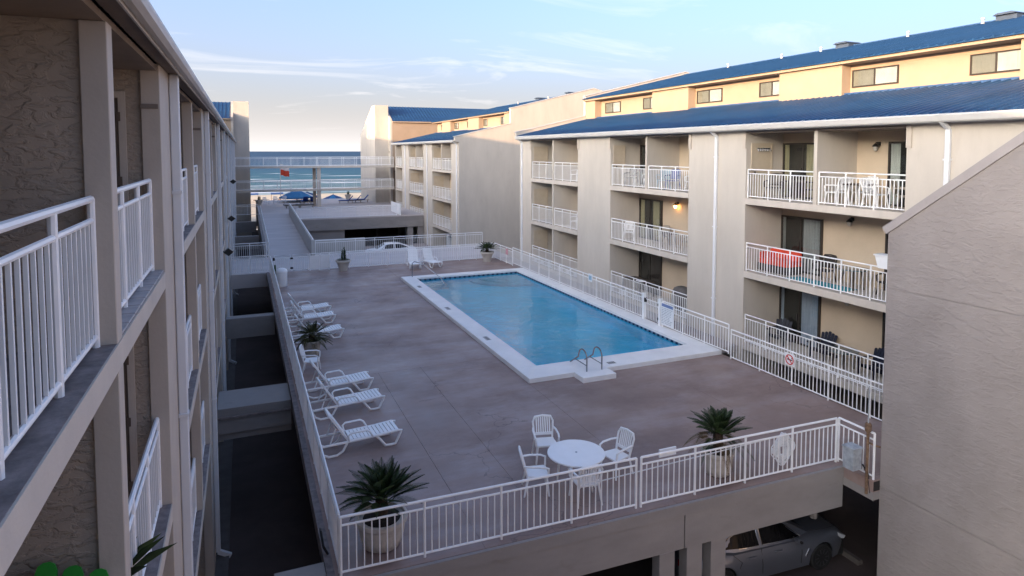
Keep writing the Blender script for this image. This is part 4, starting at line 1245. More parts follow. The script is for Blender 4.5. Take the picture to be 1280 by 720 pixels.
def adirondack(label, loc, rz, group, m='navy_plastic'):
    t = thing('adirondack_chair', label, 'chair', loc, rz, group)
    key = ('ad', m)
    def P(nm, k2, fn, sm=False):
        return link(nm, cached(key + (k2,), lambda: fn().mesh(nm, m, smooth=sm)), t)
    for i in range(5):
        P('seat_slat', 's%d' % i, lambda i=i: MB().bar((-.26, -.28 + .11 * i, .37 - .028 * i), (.26, -.28 + .11 * i, .37 - .028 * i), .095, .022, (0, .25, 1)))
    for i in range(5):
        x = (i - 2) * .098
        P('back_slat', 'b%d' % i, lambda x=x, i=i: MB().prism([(x - .044, .26), (x + .044, .26), (x * 1.32 + .054, .88 - abs(i - 2) * .04), (x * 1.32 + .04, .912 - abs(i - 2) * .04), (x * 1.32 + .015, .925 - abs(i - 2) * .04), (x * 1.32 - .015, .925 - abs(i - 2) * .04), (x * 1.32 - .04, .912 - abs(i - 2) * .04), (x * 1.32 - .054, .88 - abs(i - 2) * .04)], -.012, .012, 'y'))
    for o in t.children:
        if o.name.startswith('back_slat'):
            o.rotation_euler = (rad(-20), 0, 0); o.location = (0, .13, 0.02)
    for s in (-1, 1):
        P('armrest', 'a%d' % s, lambda s=s: MB().prism([(s * .25, -.36), (s * .39, -.36), (s * .37, .18), (s * .30, .40), (s * .25, .40)], .53, .555))
        P('leg', 'lf%d' % s, lambda s=s: MB().box(s * .28, -.30, 0, s * .315, -.2, .53))
        P('leg', 'lr%d' % s, lambda s=s: MB().bar((s * .265, -.28, .33), (s * .265, .50, .03), .03, .12))
    return t

def round_table(label, loc, r, h, m, group=None, hole=False, top=None):
    t = thing('round_table', label, 'table', loc, 0, group)
    part(t, 'table_top', MB().lathe([(r * .93, h - .045), (r * .985, h - .04), (r, h - .02), (r * .985, h - .003), (r * .93, h)], 40), top or m, smooth=40, local=True)
    for i in range(4):
        a = math.pi / 4 + i * math.pi / 2
        c, s = math.cos(a), math.sin(a)
        part(t, 'leg', MB().tube([(c * r * .5, s * r * .5, h - .05), (c * r * .62, s * r * .62, .35), (c * r * .68, s * r * .68, 0)], [.032, .03, .024], 8), m, smooth=True, local=True)
    if hole:
        part(t, 'umbrella_hole', MB().lathe([(.028, h), (.028, h + .002)], 12), 'print_grey', local=True)
    return t

# ================================================================== PLANTS
def frond_mesh(seed, m, length, arch, leaf=.15, npairs=34, w=.0075, t0=.16, droop=0.0):
    r = random.Random(seed)
    vs, fs = [], []
    pts = []
    for i in range(npairs + 1):
        q = i / npairs
        x = length * q * (1 - .12 * q)
        z = length * (arch * q - (arch * .75 + droop) * q * q)
        pts.append(Vector((x, 0, z)))
    for i in range(npairs):
        a, b = pts[i], pts[i + 1]
        k = len(vs)
        wd = .010 * (1 - .7 * i / npairs)
        vs += [(a.x, -wd, a.z), (a.x, wd, a.z), (b.x, wd, b.z), (b.x, -wd, b.z)]
        fs.append((k, k + 1, k + 2, k + 3))
        q = i / npairs
        if q < t0: continue
        ll = leaf * math.sin(math.pi * min(1, .18 + .86 * q) ** .8) * r.uniform(.85, 1.1) + .02
        d = (b - a).normalized()
        for s in (-1, 1):
            side = Vector((0, s, 0))
            up = Vector((-d.z, 0, d.x))
            dirv = (side * .80 + d * .50 + up * .32).normalized()
            tip = a + dirv * ll + Vector((0, 0, -ll * .12))
            mid = a + dirv * ll * .5 + up * .012
            k = len(vs)
            vs += [tuple(a - d * w * .6), tuple(a + d * w * .6), tuple(mid + d * w * .7), tuple(tip), tuple(mid - d * w * .7)]
            fs.append((k, k + 1, k + 2, k + 3, k + 4) if s > 0 else (k + 4, k + 3, k + 2, k + 1, k))
    me = bpy.data.meshes.new('frond')
    me.from_pydata([tuple(v) for v in vs], [], fs)
    me.materials.append(MATS[m])
    return me

def pot(t, prof, m, soil_z, soil_r):
    part(t, 'pot', MB().lathe(prof, 32), m, smooth=50, local=True)
    part(t, 'soil', MB().lathe([(soil_r, soil_z - .02), (soil_r * .6, soil_z + .03), (.02, soil_z + .045)], 20), 'soil', local=True)

def cycad(label, loc, pot_kind, fl=.62, n=34, m='frond', dry=0, seed=1, rz=0, trunk=.18, spread=(5, 78)):
    t = thing('potted_cycad', label, 'potted plant', loc, rz, 'potted cycads on the pool deck')
    if pot_kind in ('bowl', 'wide'):
        k = 1.3 if pot_kind == 'wide' else 1.0
        z0 = .56
        pot(t, [(r_ * k, z_) for r_, z_ in [(.20, 0), (.27, .04), (.31, .2), (.34, .42), (.35, .48), (.375, .50), (.375, .57), (.335, .58), (.325, .53)]], 'pot_dirty', z0 - .03, .325 * k)
    elif pot_kind == 'urn':
        z0 = .66
        pot(t, [(.24, 0), (.25, .05), (.33, .36), (.40, .54), (.46, .57), (.47, .66), (.44, .70), (.40, .68), (.38, .6)], 'pot_clay', z0 - .02, .39)
    else:
        z0 = .50
        pot(t, [(.22, 0), (.25, .05), (.31, .45), (.35, .48), (.35, .54), (.31, .54), (.30, .48)], 'pot_clay', z0 - .02, .30)
    part(t, 'trunk', MB().lathe([(.10, z0 - .04), (.125, z0 + trunk * .4), (.11, z0 + trunk), (.04, z0 + trunk + .06)], 14), 'cycad_trunk', smooth=60, local=True)
    r = random.Random(seed)
    for i in range(n):
        q = i / (n - 1)
        az = i * 2.39996 + r.uniform(-.15, .15)
        el = spread[1] - (spread[1] - spread[0]) * (q ** .75) + r.uniform(-5, 5)
        L_ = fl * (0.72 + .34 * min(1, q * 1.4)) * r.uniform(.92, 1.08)
        isdry = q > 1 - dry
        mm = 'frond_dry' if isdry and i % 2 else m
        me = cached(('fr', mm, round(L_, 2), i % 4, isdry), lambda: frond_mesh(i, mm, L_, .20, leaf=.125 * fl / .62, droop=.06 if not isdry else .40))
        o = link('frond', me, t, (.05 * math.cos(az), .05 * math.sin(az), z0 + trunk * (1 - .3 * q)))
        if isdry: el = r.uniform(-25, 0)
        o.rotation_mode = 'XYZ'
        o.rotation_euler = (0, rad(-el), az)
    return t
cycad('dark green cycad in a round stained pot at the front left corner of the deck', (2.28, 11.86, 0), 'wide', .92, 60, seed=3, trunk=.36, spread=(6, 86))
cycad('cycad with drooping dry lower fronds in a pot by the right front railing', (9.98, 11.55, 0), 'bowl', .82, 54, dry=.25, seed=5, trunk=.42, spread=(8, 82))
cycad('olive cycad almost hiding its pot, between the two groups of loungers', (2.2, 24.3, 0), 'pot', .82, 40, m='frond_olive', seed=8, trunk=.22, spread=(-42, 80))
cycad('dark cycad in a wide pale urn at the far right end of the pool', (15.1, 40.5, 0), 'urn', .95, 36, seed=9, trunk=.18, spread=(2, 62))
# upright shrub in an urn beside the back railing
def upright(label, loc, scale, seed, group=None, tall=.75, n=60):
    t = thing('potted_shrub', label, 'potted plant', loc, 0, group)
    pot(t, [(.24, 0), (.25, .05), (.33, .36), (.40, .54), (.46, .57), (.47, .66), (.44, .70), (.40, .68), (.38, .6)], 'pot_clay', .64, .39)
    r = random.Random(seed)
    for c in range(5):
        x, y = r.uniform(-.14, .16), r.uniform(-.12, .12)
        h = tall * r.uniform(.7, 1.05)
        mb = MB()
        st = MB().tube([(x, y, .64), (x * 1.1, y * 1.1, .66 + h * .9)], [.014, .006], 5)
        part(t, 'stem', st, 'leaf_green', local=True)
        for i in range(n):
            q = r.random()
            z = .70 + h * q
            az, l = r.uniform(0, 6.28), r.uniform(.09, .19) * (1.1 - .5 * q)
            d = Vector((math.cos(az), math.sin(az), r.uniform(.5, 1.4))).normalized() * l
            s = Vector((-math.sin(az), math.cos(az), 0)) * .018
            b = Vector((x, y, z))
            mb.add([b - s, b + s, b + d * .6 + s * 1.3, b + d, b + d * .6 - s * 1.3], [(0, 1, 2, 3, 4)])
        o = part(t, 'foliage', mb, 'leaf_green', local=True)
        o['kind'] = 'stuff'
    mb = MB()
    for i in range(70):
        az, l = r.uniform(0, 6.28), r.uniform(.08, .16)
        b = Vector((.28 * math.cos(az) * r.uniform(.5, 1.1), .28 * math.sin(az), .66 + r.uniform(0, .06)))
        d = Vector((math.cos(az), math.sin(az), r.uniform(0, .5))) * l
        s = Vector((-math.sin(az), math.cos(az), 0)) * .02
        mb.add([b - s, b + s, b + d * .6 + s, b + d, b + d * .6 - s], [(0, 1, 2, 3, 4)])
    part(t, 'foliage', mb, 'leaf_green', local=True)['kind'] = 'stuff'
    return t
upright('upright green shrub in a pale urn beside the back railing', (5.65, 40.85, 0), 1, 4)

# ================================================================== ON THE DECK
round_table('round white resin patio table by the front railing', (6.75, 12.42, 0), .65, .72, 'resin_white', hole=True)
CH = 'white chairs round the patio table'
resin_chair('white armchair on the far side of the patio table, its slatted back to the pool', (6.62, 13.75, 0), rad(-14), CH)
resin_chair('white armchair on the left side of the patio table', (5.78, 12.5, 0), rad(72), CH)
resin_chair('white armchair on the right side of the patio table', (7.85, 12.5, 0), rad(-78), CH)
resin_chair('white armchair between the patio table and the front railing', (6.6, 11.72, 0), rad(172), CH)
LG = 'white loungers along the left deck railing'
for (x, y, a, lab) in ((2.55, 16.15, 4, 'white slatted lounger nearest the camera, its back against the left railing'),
                       (2.60, 18.55, 6, 'second white slatted lounger from the camera along the left railing'),
                       (2.58, 20.2, 5, 'third white slatted lounger from the camera, next to the lone armchair'),
                       (2.55, 26.3, 6, 'white lounger half hidden behind the olive cycad'),
                       (2.55, 28.75, 3, 'white lounger in the far group, middle of the three beyond the cycad'),
                       (2.55, 30.4, 6, 'farthest white lounger along the left railing')):
    chaise(lab, (x, y, 0), rad(a), LG, 57)
resin_chair('lone white armchair at the left railing between a lounger and the olive cycad', (1.98, 22.3, 0), rad(78), LG)
UP = 'upright loungers by the back railing'
chaise('left of the two white loungers standing with raised backs by the back railing', (10.0, 40.3, 0), rad(-97), UP, 66)
chaise('right of the two white loungers standing with raised backs by the back railing', (11.15, 40.35, 0), rad(-80), UP, 66)
t = thing('trash_bin', 'white cylindrical waste bin with domed lid behind the left railing', 'bin', (1.85, 37.4, 0))
part(t, 'bin_body', MB().lathe([(.27, 0), (.29, .04), (.29, .78)], 28), 'resin_white', smooth=True, local=True)
part(t, 'lid', MB().lathe([(.305, .78), (.305, .84), (.25, .95), (.12, 1.01), (.01, 1.02)], 28), 'resin_white', smooth=True, local=True)
t = thing('garden_hose', 'green hose coiled over the left railing by the waste bin', 'hose', (1.5, 38.6, .6))
part(t, 'hose_coil', MB().tube([(.06 + .03 * math.sin(a * .7), .24 * math.cos(a), .1 + .30 * math.sin(a)) for a in [.3 * q for q in range(64)]], .02, 6), 'leaf_green', smooth=True, local=True)
# coiled white hose on the front railing
t = thing('coiled_hose', 'loosely coiled white hose hanging on the front railing beside the cycad', 'hose', (11.45, yf(11.45) + .1, .55))
for k in range(22):
    r = random.Random(40 + k)
    a0, b0 = r.uniform(.08, .36), r.uniform(.12, .38)
    cx_, cz_ = r.uniform(-.05, .05), r.uniform(-.05, .03)
    pts = [(cx_ + a0 * math.cos(a), r.uniform(-.012, .012) + .06 * (k / 22 - .5), cz_ + b0 * math.sin(a)) for a in [2 * math.pi * q / 20 for q in range(20)]]
    part(t, 'hose_loop', MB().tube(pts, .013, 6, closed=True), 'hose_white', smooth=True, local=True)
t = thing('skimmer_pole', 'long pale pool pole with flat skimmer head lying along the inside of the front railing', 'pole', (9.0, 11.3, .7))
part(t, 'pole', MB().tube([(6.3, yf(6.3) + .12, .66), (11.2, yf(11.2) + .12, .84)], .013, 8), 'pipe_white', smooth=True)
part(t, 'skimmer_head', MB().box(8.05, yf(8.2) + .09, .93, 8.48, yf(8.2) + .12, 1.10), 'sign_white')
# electric box and rusty standpipe at the right
t = thing('electric_box', 'weathered grey electric box on a rusty standpipe beside the textured gable wall', 'electrical box', (12.98, 10.1, 0))
part(t, 'standpipe', MB().tube([(12.96, 10.05, -.35), (12.96, 10.05, 1.25)], .034, 8), 'rust', smooth=True)
part(t, 'rod', MB().tube([(12.96, 10.05, 1.2), (12.96, 10.05, 2.15)], .014, 6), 'box_grey', smooth=True)
part(t, 'coupling', MB().lathe([(.06, 0), (.075, .03), (.075, .16), (.055, .2)], 10, (12.96, 10.05, 1.1)), 'rust', smooth=True)
part(t, 'box', MB().cbox(12.60, 10.12, .20, 12.88, 10.40, .68, .012), 'box_grey')
part(t, 'box_lid', MB().cbox(12.585, 10.10, .68, 12.895, 10.42, .72, .008), 'box_grey')
part(t, 'conduit', MB().tube([(12.88, 10.2, .3), (12.95, 10.15, .28), (13.0, 10.05, .1), (13.0, 9.98, -.3), (13.04, 9.93, -.5)], .02, 6), 'cable_black', smooth=True)
part(t, 'arm', MB().tube([(12.96, 10.05, .85), (13.1, 9.95, .78), (13.2, 9.92, .75)], .022, 6), 'rust', smooth=True)
# cable along the gap
pts = []
for i in range(60):
    y = 11.0 + i * .5
    pts.append((1.24 + .02 * math.sin(i * 1.7), y, -.03 - .06 * (math.sin(i * .9) ** 2) - (.22 if i in (2, 3, 9, 10) else 0)))
c = link('cable', MB().tube(pts, .018, 6).mesh('cable', 'cable_black', smooth=True))
tag(c, 'black cable sagging along the outside edge of the deck above the gap', 'cable')
c = link('loose_cable', MB().tube([(1.3, 11.9, .0), (1.2, 11.8, .25), (1.18, 12.0, .42), (1.2, 12.3, .3), (1.25, 12.4, 0), (1.2, 12.2, -.25), (1.2, 11.6, -.3)], .022, 6).mesh('loose_cable', 'cable_black', smooth=True))
tag(c, 'loop of loose black cable at the near left deck corner', 'cable')

# ================================================================== BALCONY FURNITURE
z3, z2, z1 = LEV[2][1], LEV[1][1], LEV[0][1]
BG = 'chairs on the balconies of the poolside block'
# top balcony, right half
round_table('round pale table on the top right balcony nearest the stair wing', (18.4, 14.9, z3), .5, .72, 'resin_white', top='bronze_metal')
for (x, y, a, lab) in ((18.2, 14.15, 0, 'white chair at the right of the pale table on the top balcony'), (18.9, 15.1, -100, 'white chair behind the pale table on the top balcony'),
                       (18.1, 15.45, 175, 'white chair by the partition on the top right balcony'), (18.3, 13.25, 20, 'dark backed chair at the right end of the top balcony')):
    resin_chair(lab, (x, y, z3), rad(a), BG, 'taupe_sling' if 'dark' in lab else 'resin_white', 'dark' not in lab)
for (x, y, a, lab) in ((18.2, 18.3, -60, 'dark metal chair by the closet door on the top left balcony'), (18.5, 16.7, -90, 'dark metal chair by the glass door on the top left balcony')):
    resin_chair(lab, (x, y, z3), rad(a), BG, 'bronze_metal', True)
round_table('small dark table on the top left balcony', (18.4, 17.5, z3), .4, .70, 'bronze_metal')
# middle floor: red seat, dark chairs, glass table, teal mat
t = thing('outdoor_sofa', 'bright red cushioned outdoor seat on the middle balcony', 'sofa', (18.45, 18.2, z2))
part(t, 'base', MB().cbox(-.40, -.75, .05, .40, .70, .33, .02), 'wicker_dark', local=True)
part(t, 'seat_cushion', MB().cbox(-.40, -.72, .335, .38, -.02, .52, .05).cbox(-.40, 0, .335, .38, .67, .52, .05), 'cushion_red', local=True)
part(t, 'back_cushion', MB().cbox(.16, -.72, .525, .40, -.02, .84, .05).cbox(.16, 0, .525, .40, .67, .84, .05), 'cushion_red', local=True)
part(t, 'side_cushion', MB().cbox(-.36, .52, .525, .10, .70, .74, .05), 'cushion_red', local=True)
for (x, y, a, lab) in ((18.6, 16.3, -80, 'dark wicker chair beside the glass door on the middle balcony'), (18.7, 13.9, -100, 'dark wicker chair at the right end of the middle balcony')):
    resin_chair(lab, (x, y, z2), rad(a), BG, 'wicker_dark', False)
round_table('glass topped table between the wicker chairs on the middle balcony', (18.5, 15.1, z2), .5, .70, 'bronze_metal', top='table_glass')
c = link('floor_mat', MB().cbox(17.9, 14.9, z2 + .002, 18.5, 17.3, z2 + .03, .01).mesh('floor_mat', 'mat_teal'))
tag(c, 'turquoise mat on the floor of the middle balcony', 'mat')
t = thing('rail_planter', 'white tapered planter hung at the end of the middle balcony railing', 'planter', (17.45, 13.1, 4.0))
part(t, 'tub', MB().prism([(-.17, 0), (.17, 0), (.28, .36), (-.28, .36)], -.16, .16, 'x'), 'sign_white', local=True)
part(t, 'rim', MB().box(-.19, -.31, .362, .19, .31, .40), 'sign_white', local=True)
# ground floor: navy adirondacks and round table
for (x, y, a, lab) in ((18.7, 18.35, -70, 'navy adirondack chair at the left end of the ground floor balcony'), (18.75, 16.45, -85, 'navy adirondack chair left of the round glass table'),
                       (18.75, 14.45, -95, 'navy adirondack chair right of the round glass table')):
    adirondack(lab, (x, y, z1), rad(a), 'navy adirondack chairs on the ground floor balcony')
round_table('round glass topped table between navy adirondack chairs', (18.55, 15.4, z1), .48, .62, 'bronze_metal', top='table_glass')
# second bay
for (x, y, a, lab, m_, sl__) in ((18.2, 24.4, -60, 'chair with blue seat cover on the top balcony of the second bay', 'cushion_blue', False), (18.4, 23.2, -100, 'white chair at the right end of the top balcony in the second bay', 'resin_white', True),
                              (18.2, 25.1, 160, 'green sling chair by the partition on the second bay top balcony', 'sign_teal', False),
                              (18.3, 26.3, -90, 'white chair left of the partition in the second bay', 'resin_white', True), (18.2, 27.8, -60, 'dark chair in the left half of the second bay top balcony', 'bronze_metal', True)):
    resin_chair(lab, (x, y, z3), rad(a), BG, m_, sl__)
for (x, y, a, lab) in ((18.75, 26.0, -85, 'taupe sling chair under the lit lamp'), (18.7, 23.9, -110, 'taupe sling chair at the right end of the balcony with the lit lamp')):
    resin_chair(lab, (x, y, z2), rad(a), BG, 'taupe_sling', False)
round_table('dark round table on the balcony with the lit lamp', (18.5, 25.0, z2), .45, .70, 'bronze_metal')
for (x, y, a, lab) in ((18.2, 28.0, -40, 'white chair at the left end of the balcony with the lit lamp'),):
    resin_chair(lab, (x, y, z2), rad(a), BG)
t = thing('patio_table', 'dark rectangular table with a pale tray on the ground floor of the second bay', 'table', (18.5, 27.6, z1))
part(t, 'table_top', MB().cbox(-.45, -.85, .72, .45, .85, .76, .01), 'bronze_metal', local=True)
for sx in (-1, 1):
    for sy in (-1, 1):
        part(t, 'leg', MB().box(sx * .40 - .025, sy * .78 - .025, 0, sx * .40 + .025, sy * .78 + .025, .72), 'bronze_metal', local=True)
c = link('tray', MB().cbox(18.2, 26.9, z1 + .762, 18.55, 27.35, z1 + .80, .01).mesh('tray', 'sign_white'))
tag(c, 'white tray on the dark table', 'tray')
t = thing('covered_grill', 'barbecue under a dark grey cover on the ground floor of the second bay', 'grill', (18.5, 23.9, z1))
vs = MB()
rings = [(.0, .62, .34), (.55, .62, .34), (.80, .60, .33), (1.0, .50, .26), (1.08, .34, .16), (1.10, .1, .05)]
n = 20
for zz, ry, rx in rings:
    for k in range(n):
        a = 2 * math.pi * k / n
        f = 1 + .04 * math.sin(5 * a) * (1 - zz / 1.2)
        ex = lambda v: math.copysign(abs(v) ** .55, v)
        vs.v.append((rx * f * ex(math.cos(a)), ry * f * ex(math.sin(a)), zz))
for i in range(len(rings) - 1):
    for k in range(n):
        vs.f.append((i * n + k, i * n + (k + 1) % n, (i + 1) * n + (k + 1) % n, (i + 1) * n + k))
vs.f.append(tuple((len(rings) - 1) * n + k for k in range(n)))
part(t, 'cover', vs, 'cover_grey', smooth=60, local=True)
# third bay
resin_chair('white chair on the top balcony of the third bay by the corner of the block', (18.1, 33.4, z3), rad(-80), BG)
resin_chair('white chair on the middle balcony of the third bay', (18.2, 33.6, z2), rad(-70), BG)
# left building
adirondack('bright green adirondack chair back at the bottom left edge', (-1.32, 4.76, 3.30), 0, None, 'green_plastic').scale = (1.2, 1.05, 1.46)
t = thing('balcony_plant', 'dark spiky plant leaning over the lower left balcony railing', 'plant', (-1.20, 6.35, 3.30))
part(t, 'pot', MB().lathe([(.12, 0), (.17, .3), (.18, .32), (.15, .32)], 16), 'pot_clay', smooth=True, local=True)
r = random.Random(6)
for i in range(44):
    az, el = r.uniform(0, 6.28), r.uniform(15, 80)
    l = r.uniform(.45, .75)
    d = Vector((math.cos(az) * math.cos(rad(el)), math.sin(az) * math.cos(rad(el)), math.sin(rad(el))))
    s = Vector((-math.sin(az), math.cos(az), 0)) * .010
    b = Vector((0, 0, .30))
    m1 = b + d * l * .6; tp = b + d * l + Vector((0, 0, -.14 * math.cos(rad(el)) - .03))
    part(t, 'blade', MB().add([b - s, b + s, m1 + s * 1.2, tp, m1 - s * 1.2], [(0, 1, 2, 3, 4)]), 'frond', local=True)

# ================================================================== CARS
def sedan(label, loc, rz, paint, group=None):
    t = thing('parked_car', label, 'car', loc, rz, group)
    XA, XR, RW, AR = 1.46, -1.48, .335, .385        # front / rear axle, wheel and arch radius
    xs = sorted(set([-2.42, -2.38, -2.25, -2.05, -1.95, -1.0, -.6, -.2, .2, .6, .98, 1.9, 2.05, 2.2, 2.34, 2.42, 2.46]
                    + [XR + AR * math.cos(a) for a in [math.pi * q / 10 for q in range(11)]] + [XA + AR * math.cos(a) for a in [math.pi * q / 10 for q in range(11)]]))
    def interp(x, tab):
        for (a, va), (b, vb) in zip(tab[:-1], tab[1:]):
            if x <= b:
                u = max(0, (x - a) / (b - a)); u = u * u * (3 - 2 * u) if 0 else u
                return va + (vb - va) * u
        return tab[-1][1]
    top = [(-2.42, .80), (-2.38, .90), (-2.25, .985), (-1.7, 1.02), (-.9, .99), (.9, .965), (1.2, .945), (1.8, .87), (2.2, .78), (2.4, .68), (2.46, .58)]
    sho = [(-2.42, .74), (-2.25, .90), (-1.5, .93), (0, .915), (1.0, .88), (1.8, .80), (2.2, .72), (2.4, .63), (2.46, .54)]
    wid = [(-2.42, .66), (-2.3, .80), (-1.9, .905), (-1.3, .925), (1.3, .925), (1.9, .885), (2.2, .80), (2.4, .62), (2.46, .50)]
    rows = []
    for x in xs:
        zb = .22
        for ax in (XA, XR):
            if abs(x - ax) < AR:
                zb = max(zb, .335 + math.sqrt(max(0, AR * AR - (x - ax) ** 2)))
        if x > 2.3 or x < -2.3: zb = max(zb, .30)
        w, zs, zt = interp(x, wid), interp(x, sho), interp(x, top)
        zm = max(zb + .01, .56)
        zc = max(zb + .005, .40)
        half = [(w * .955, zb), (w * .985, zc), (w, zm), (w * .985, max(zm + .01, (zm + zs) / 2)), (w * .93, max(zm + .02, zs)), (w * .80, max(zm + .03, zt - .015)), (w * .35, max(zm + .035, zt + .012))]
        rows.append([(x, -y, z) for y, z in half] + [(x, y, z) for y, z in half[::-1]])
    mb = MB()
    k = len(rows[0])
    mb.v = [p for r_ in rows for p in r_]
    for i in range(len(rows) - 1):
        for j in range(k - 1):
            mb.f.append((i * k + j, (i + 1) * k + j, (i + 1) * k + j + 1, i * k + j + 1))
    mb.f.append(tuple(range(k))); mb.f.append(tuple((len(rows) - 1) * k + j for j in range(k))[::-1])
    part(t, 'body', mb, paint, smooth=45, local=True)
    part(t, 'underbody', MB().box(-2.2, -.80, .2, 2.25, .80, .60), 'lamp_black', local=True)
    # cabin: stations from the foot of the rear window to the foot of the windscreen
    st = [(-1.95, .985, .985, .62, .60), (-1.45, .98, 1.23, .74, .56), (-1.0, .97, 1.375, .80, .57), (-.5, .965, 1.425, .82, .59), (0, .955, 1.43, .83, .60), (.35, .95, 1.395, .83, .59), (.75, .94, 1.20, .80, .60), (1.22, .935, .94, .74, .70)]
    mb = MB(); k = 6
    for x, z0, z1, w0, w1 in st:
        mb.v += [(x, -w0 - .02, z0 - .02), (x, -(w0 + (w1 - w0) * .9), z1 - .035), (x, -w1 * .75, z1), (x, w1 * .75, z1), (x, (w0 + (w1 - w0) * .9), z1 - .035), (x, w0 + .02, z0 - .02)]
    for i in range(len(st) - 1):
        for j in range(k - 1):
            mb.f.append((i * k + j, (i + 1) * k + j, (i + 1) * k + j + 1, i * k + j + 1))
    part(t, 'cabin', mb, paint, smooth=30, local=True)
    def W_(x, u):           # point on the cabin side at station x, height fraction u
        for a, b in zip(st[:-1], st[1:]):
            if x <= b[0]:
                q = (x - a[0]) / (b[0] - a[0])
                z0, z1, w0, w1 = [a[i] + (b[i] - a[i]) * q for i in (1, 2, 3, 4)]
                za, zb = z0 - .02, z1 - .035
                return (w0 + .02 + ((w0 + (w1 - w0) * .9) - w0 - .02) * u + .006, za + (zb - za) * u)
    def glass(nm, pts, s):
        x0, x1 = min(p[0] for p in pts), max(p[0] for p in pts)
        cuts = sorted(set([x0 + .004, x1 - .004] + [p[0] for p in pts if x0 + .01 < p[0] < x1 - .01] + [q[0] for q in st if x0 + .01 < q[0] < x1 - .01] + [x0 + (x1 - x0) * q / 8 for q in range(1, 8)]))
        vs = []
        for x in cuts:
            us = []
            for a, b in zip(pts, pts[1:] + pts[:1]):
                if a[0] != b[0] and min(a[0], b[0]) <= x <= max(a[0], b[0]):
                    us.append(a[1] + (b[1] - a[1]) * (x - a[0]) / (b[0] - a[0]))
            for u in (min(us), max(us)):
                y, z = W_(x, u); vs.append((x, s * (y + .004), z))
        fs = [(2 * i, 2 * i + 2, 2 * i + 3, 2 * i + 1) for i in range(len(cuts) - 1)]
        return part(t, nm, MB().add(vs, fs if s < 0 else [f[::-1] for f in fs]), 'car_glass', local=True)
    for s in (-1, 1):
        for nm, pts in (('side_window', [(-1.62, .30), (-.78, .12), (-.42, .12), (-.42, .93), (-.9, .92), (-1.25, .78)]), ('side_window', [(-.34, .12), (.62, .12), (.86, .16), (.42, .90), (.2, .93), (-.34, .93)])):
            glass(nm, pts, s)
            ring_ = []
            for x, u in pts:
                y, z = W_(x, u); ring_.append((x, s * (y + .004), z))
            part(t, 'window_trim', MB().tube(ring_, .011, 5, closed=True), 'chrome', local=True)
        part(t, 'door_gap', MB().tube([(-.38, s * .93, .36), (-.385, s * .932, .6), (-.38, s * .862, .93)], .006, 5).tube([(.78, s * .928, .36), (.80, s * .932, .6), (.84, s * .86, .90)], .006, 5).tube([(-1.06, s * .915, .56), (-.98, s * .925, .75), (-1.2, s * .86, .94)], .006, 5), 'lamp_black', local=True)
        for x in (-.68, .10):
            part(t, 'door_handle', MB().tube([(x - .11, s * .905, .80), (x - .09, s * .93, .805), (x + .09, s * .93, .805), (x + .11, s * .905, .80)], .016, 6), paint, smooth=True, local=True)
        m_ = part(t, 'mirror', MB().lathe([(.02, -.10), (.075, -.06), (.085, .02), (.04, .09)], 12), paint, smooth=True, local=True)
        m_.location = (.64, s * .98, 1.0); m_.rotation_euler = (0, rad(90), 0); m_.scale = (.8, 1.2, 1)
        part(m_, 'mirror_stalk', MB().box(-.03, -.12, -.05, .02, .12, .0), 'lamp_black', local=True)
        part(t, 'headlight', MB().prism([(2.02, .66), (2.28, .60), (2.33, .66), (2.12, .76)], s * .60, s * .795, 'y'), 'headlight', local=True)
        part(t, 'tail_light', MB().box(-2.44, s * .45, .72, -2.33, s * .80, .86), 'light_red', local=True)
        part(t, 'fender_vent', MB().bar((.93, s * .925, .50), (1.04, s * .925, .66), .02, .03), 'chrome', local=True)
        for x in (XA, XR):
            w = part(t, 'wheel', MB().lathe([(.20, -.11), (.30, -.11), (RW, -.08), (RW, .08), (.30, .11), (.20, .11)], 28), 'tyre', smooth=True, local=True)
            w.location = (x, s * .80, RW); w.rotation_euler = (rad(90 if s < 0 else -90), 0, 0)
            rm = MB().lathe([(.235, .06), (.235, .105), (.215, .112), (.205, .07), (.05, .065), (.05, .10), (.01, .105)], 28)
            for q in range(10):
                a = 2 * math.pi * q / 10
                rm.bar((.04 * math.cos(a), .04 * math.sin(a), .098), (.215 * math.cos(a), .215 * math.sin(a), .104), .03, .02)
            part(w, 'rim', rm, 'rim', local=True)
    def cabin_quad(nm, i0, i1, inset, up):
        a, b = st[i0], st[i1]
        vs = []
        for (x, z0, z1, w0, w1), f in ((a, 1), (b, 1)):
            vs += [(x, -w1 * inset, z1), (x, w1 * inset, z1)]
        off = .008
        vs = [(x, y, z + off) for x, y, z in vs]
        return vs
    fw = [(.44, -.56, 1.358), (.44, .56, 1.358), (.75, .60, 1.212), (1.16, .66, .985), (1.16, -.66, .985), (.75, -.60, 1.212)]
    part(t, 'windscreen', MB().add([(.42, -.44, 1.372), (.42, .44, 1.372), (.75, .45, 1.210), (.75, -.45, 1.210), (1.19, .52, .962), (1.19, -.52, .962)], [(3, 2, 1, 0), (5, 4, 2, 3)]), 'car_glass', local=True)
    part(t, 'rear_window', MB().add([(-1.03, -.42, 1.376), (-1.03, .42, 1.376), (-1.45, .41, 1.242), (-1.45, -.41, 1.242), (-1.88, .44, 1.035), (-1.88, -.44, 1.035)], [(0, 1, 2, 3), (3, 2, 4, 5)]), 'car_glass', local=True)
    part(t, 'hood_seam', MB().tube([(1.22, -.70, .955), (1.8, -.66, .885), (2.25, -.50, .775), (2.25, .50, .775), (1.8, .66, .885), (1.22, .70, .955)], .006, 5), 'lamp_black', local=True)
    part(t, 'grille', MB().box(2.40, -.34, .40, 2.47, -.03, .58).box(2.40, .03, .40, 2.47, .34, .58), 'lamp_black', local=True)
    part(t, 'number_plate', MB().box(-2.45, -.26, .60, -2.425, .26, .72), 'sign_white', local=True)
    return t
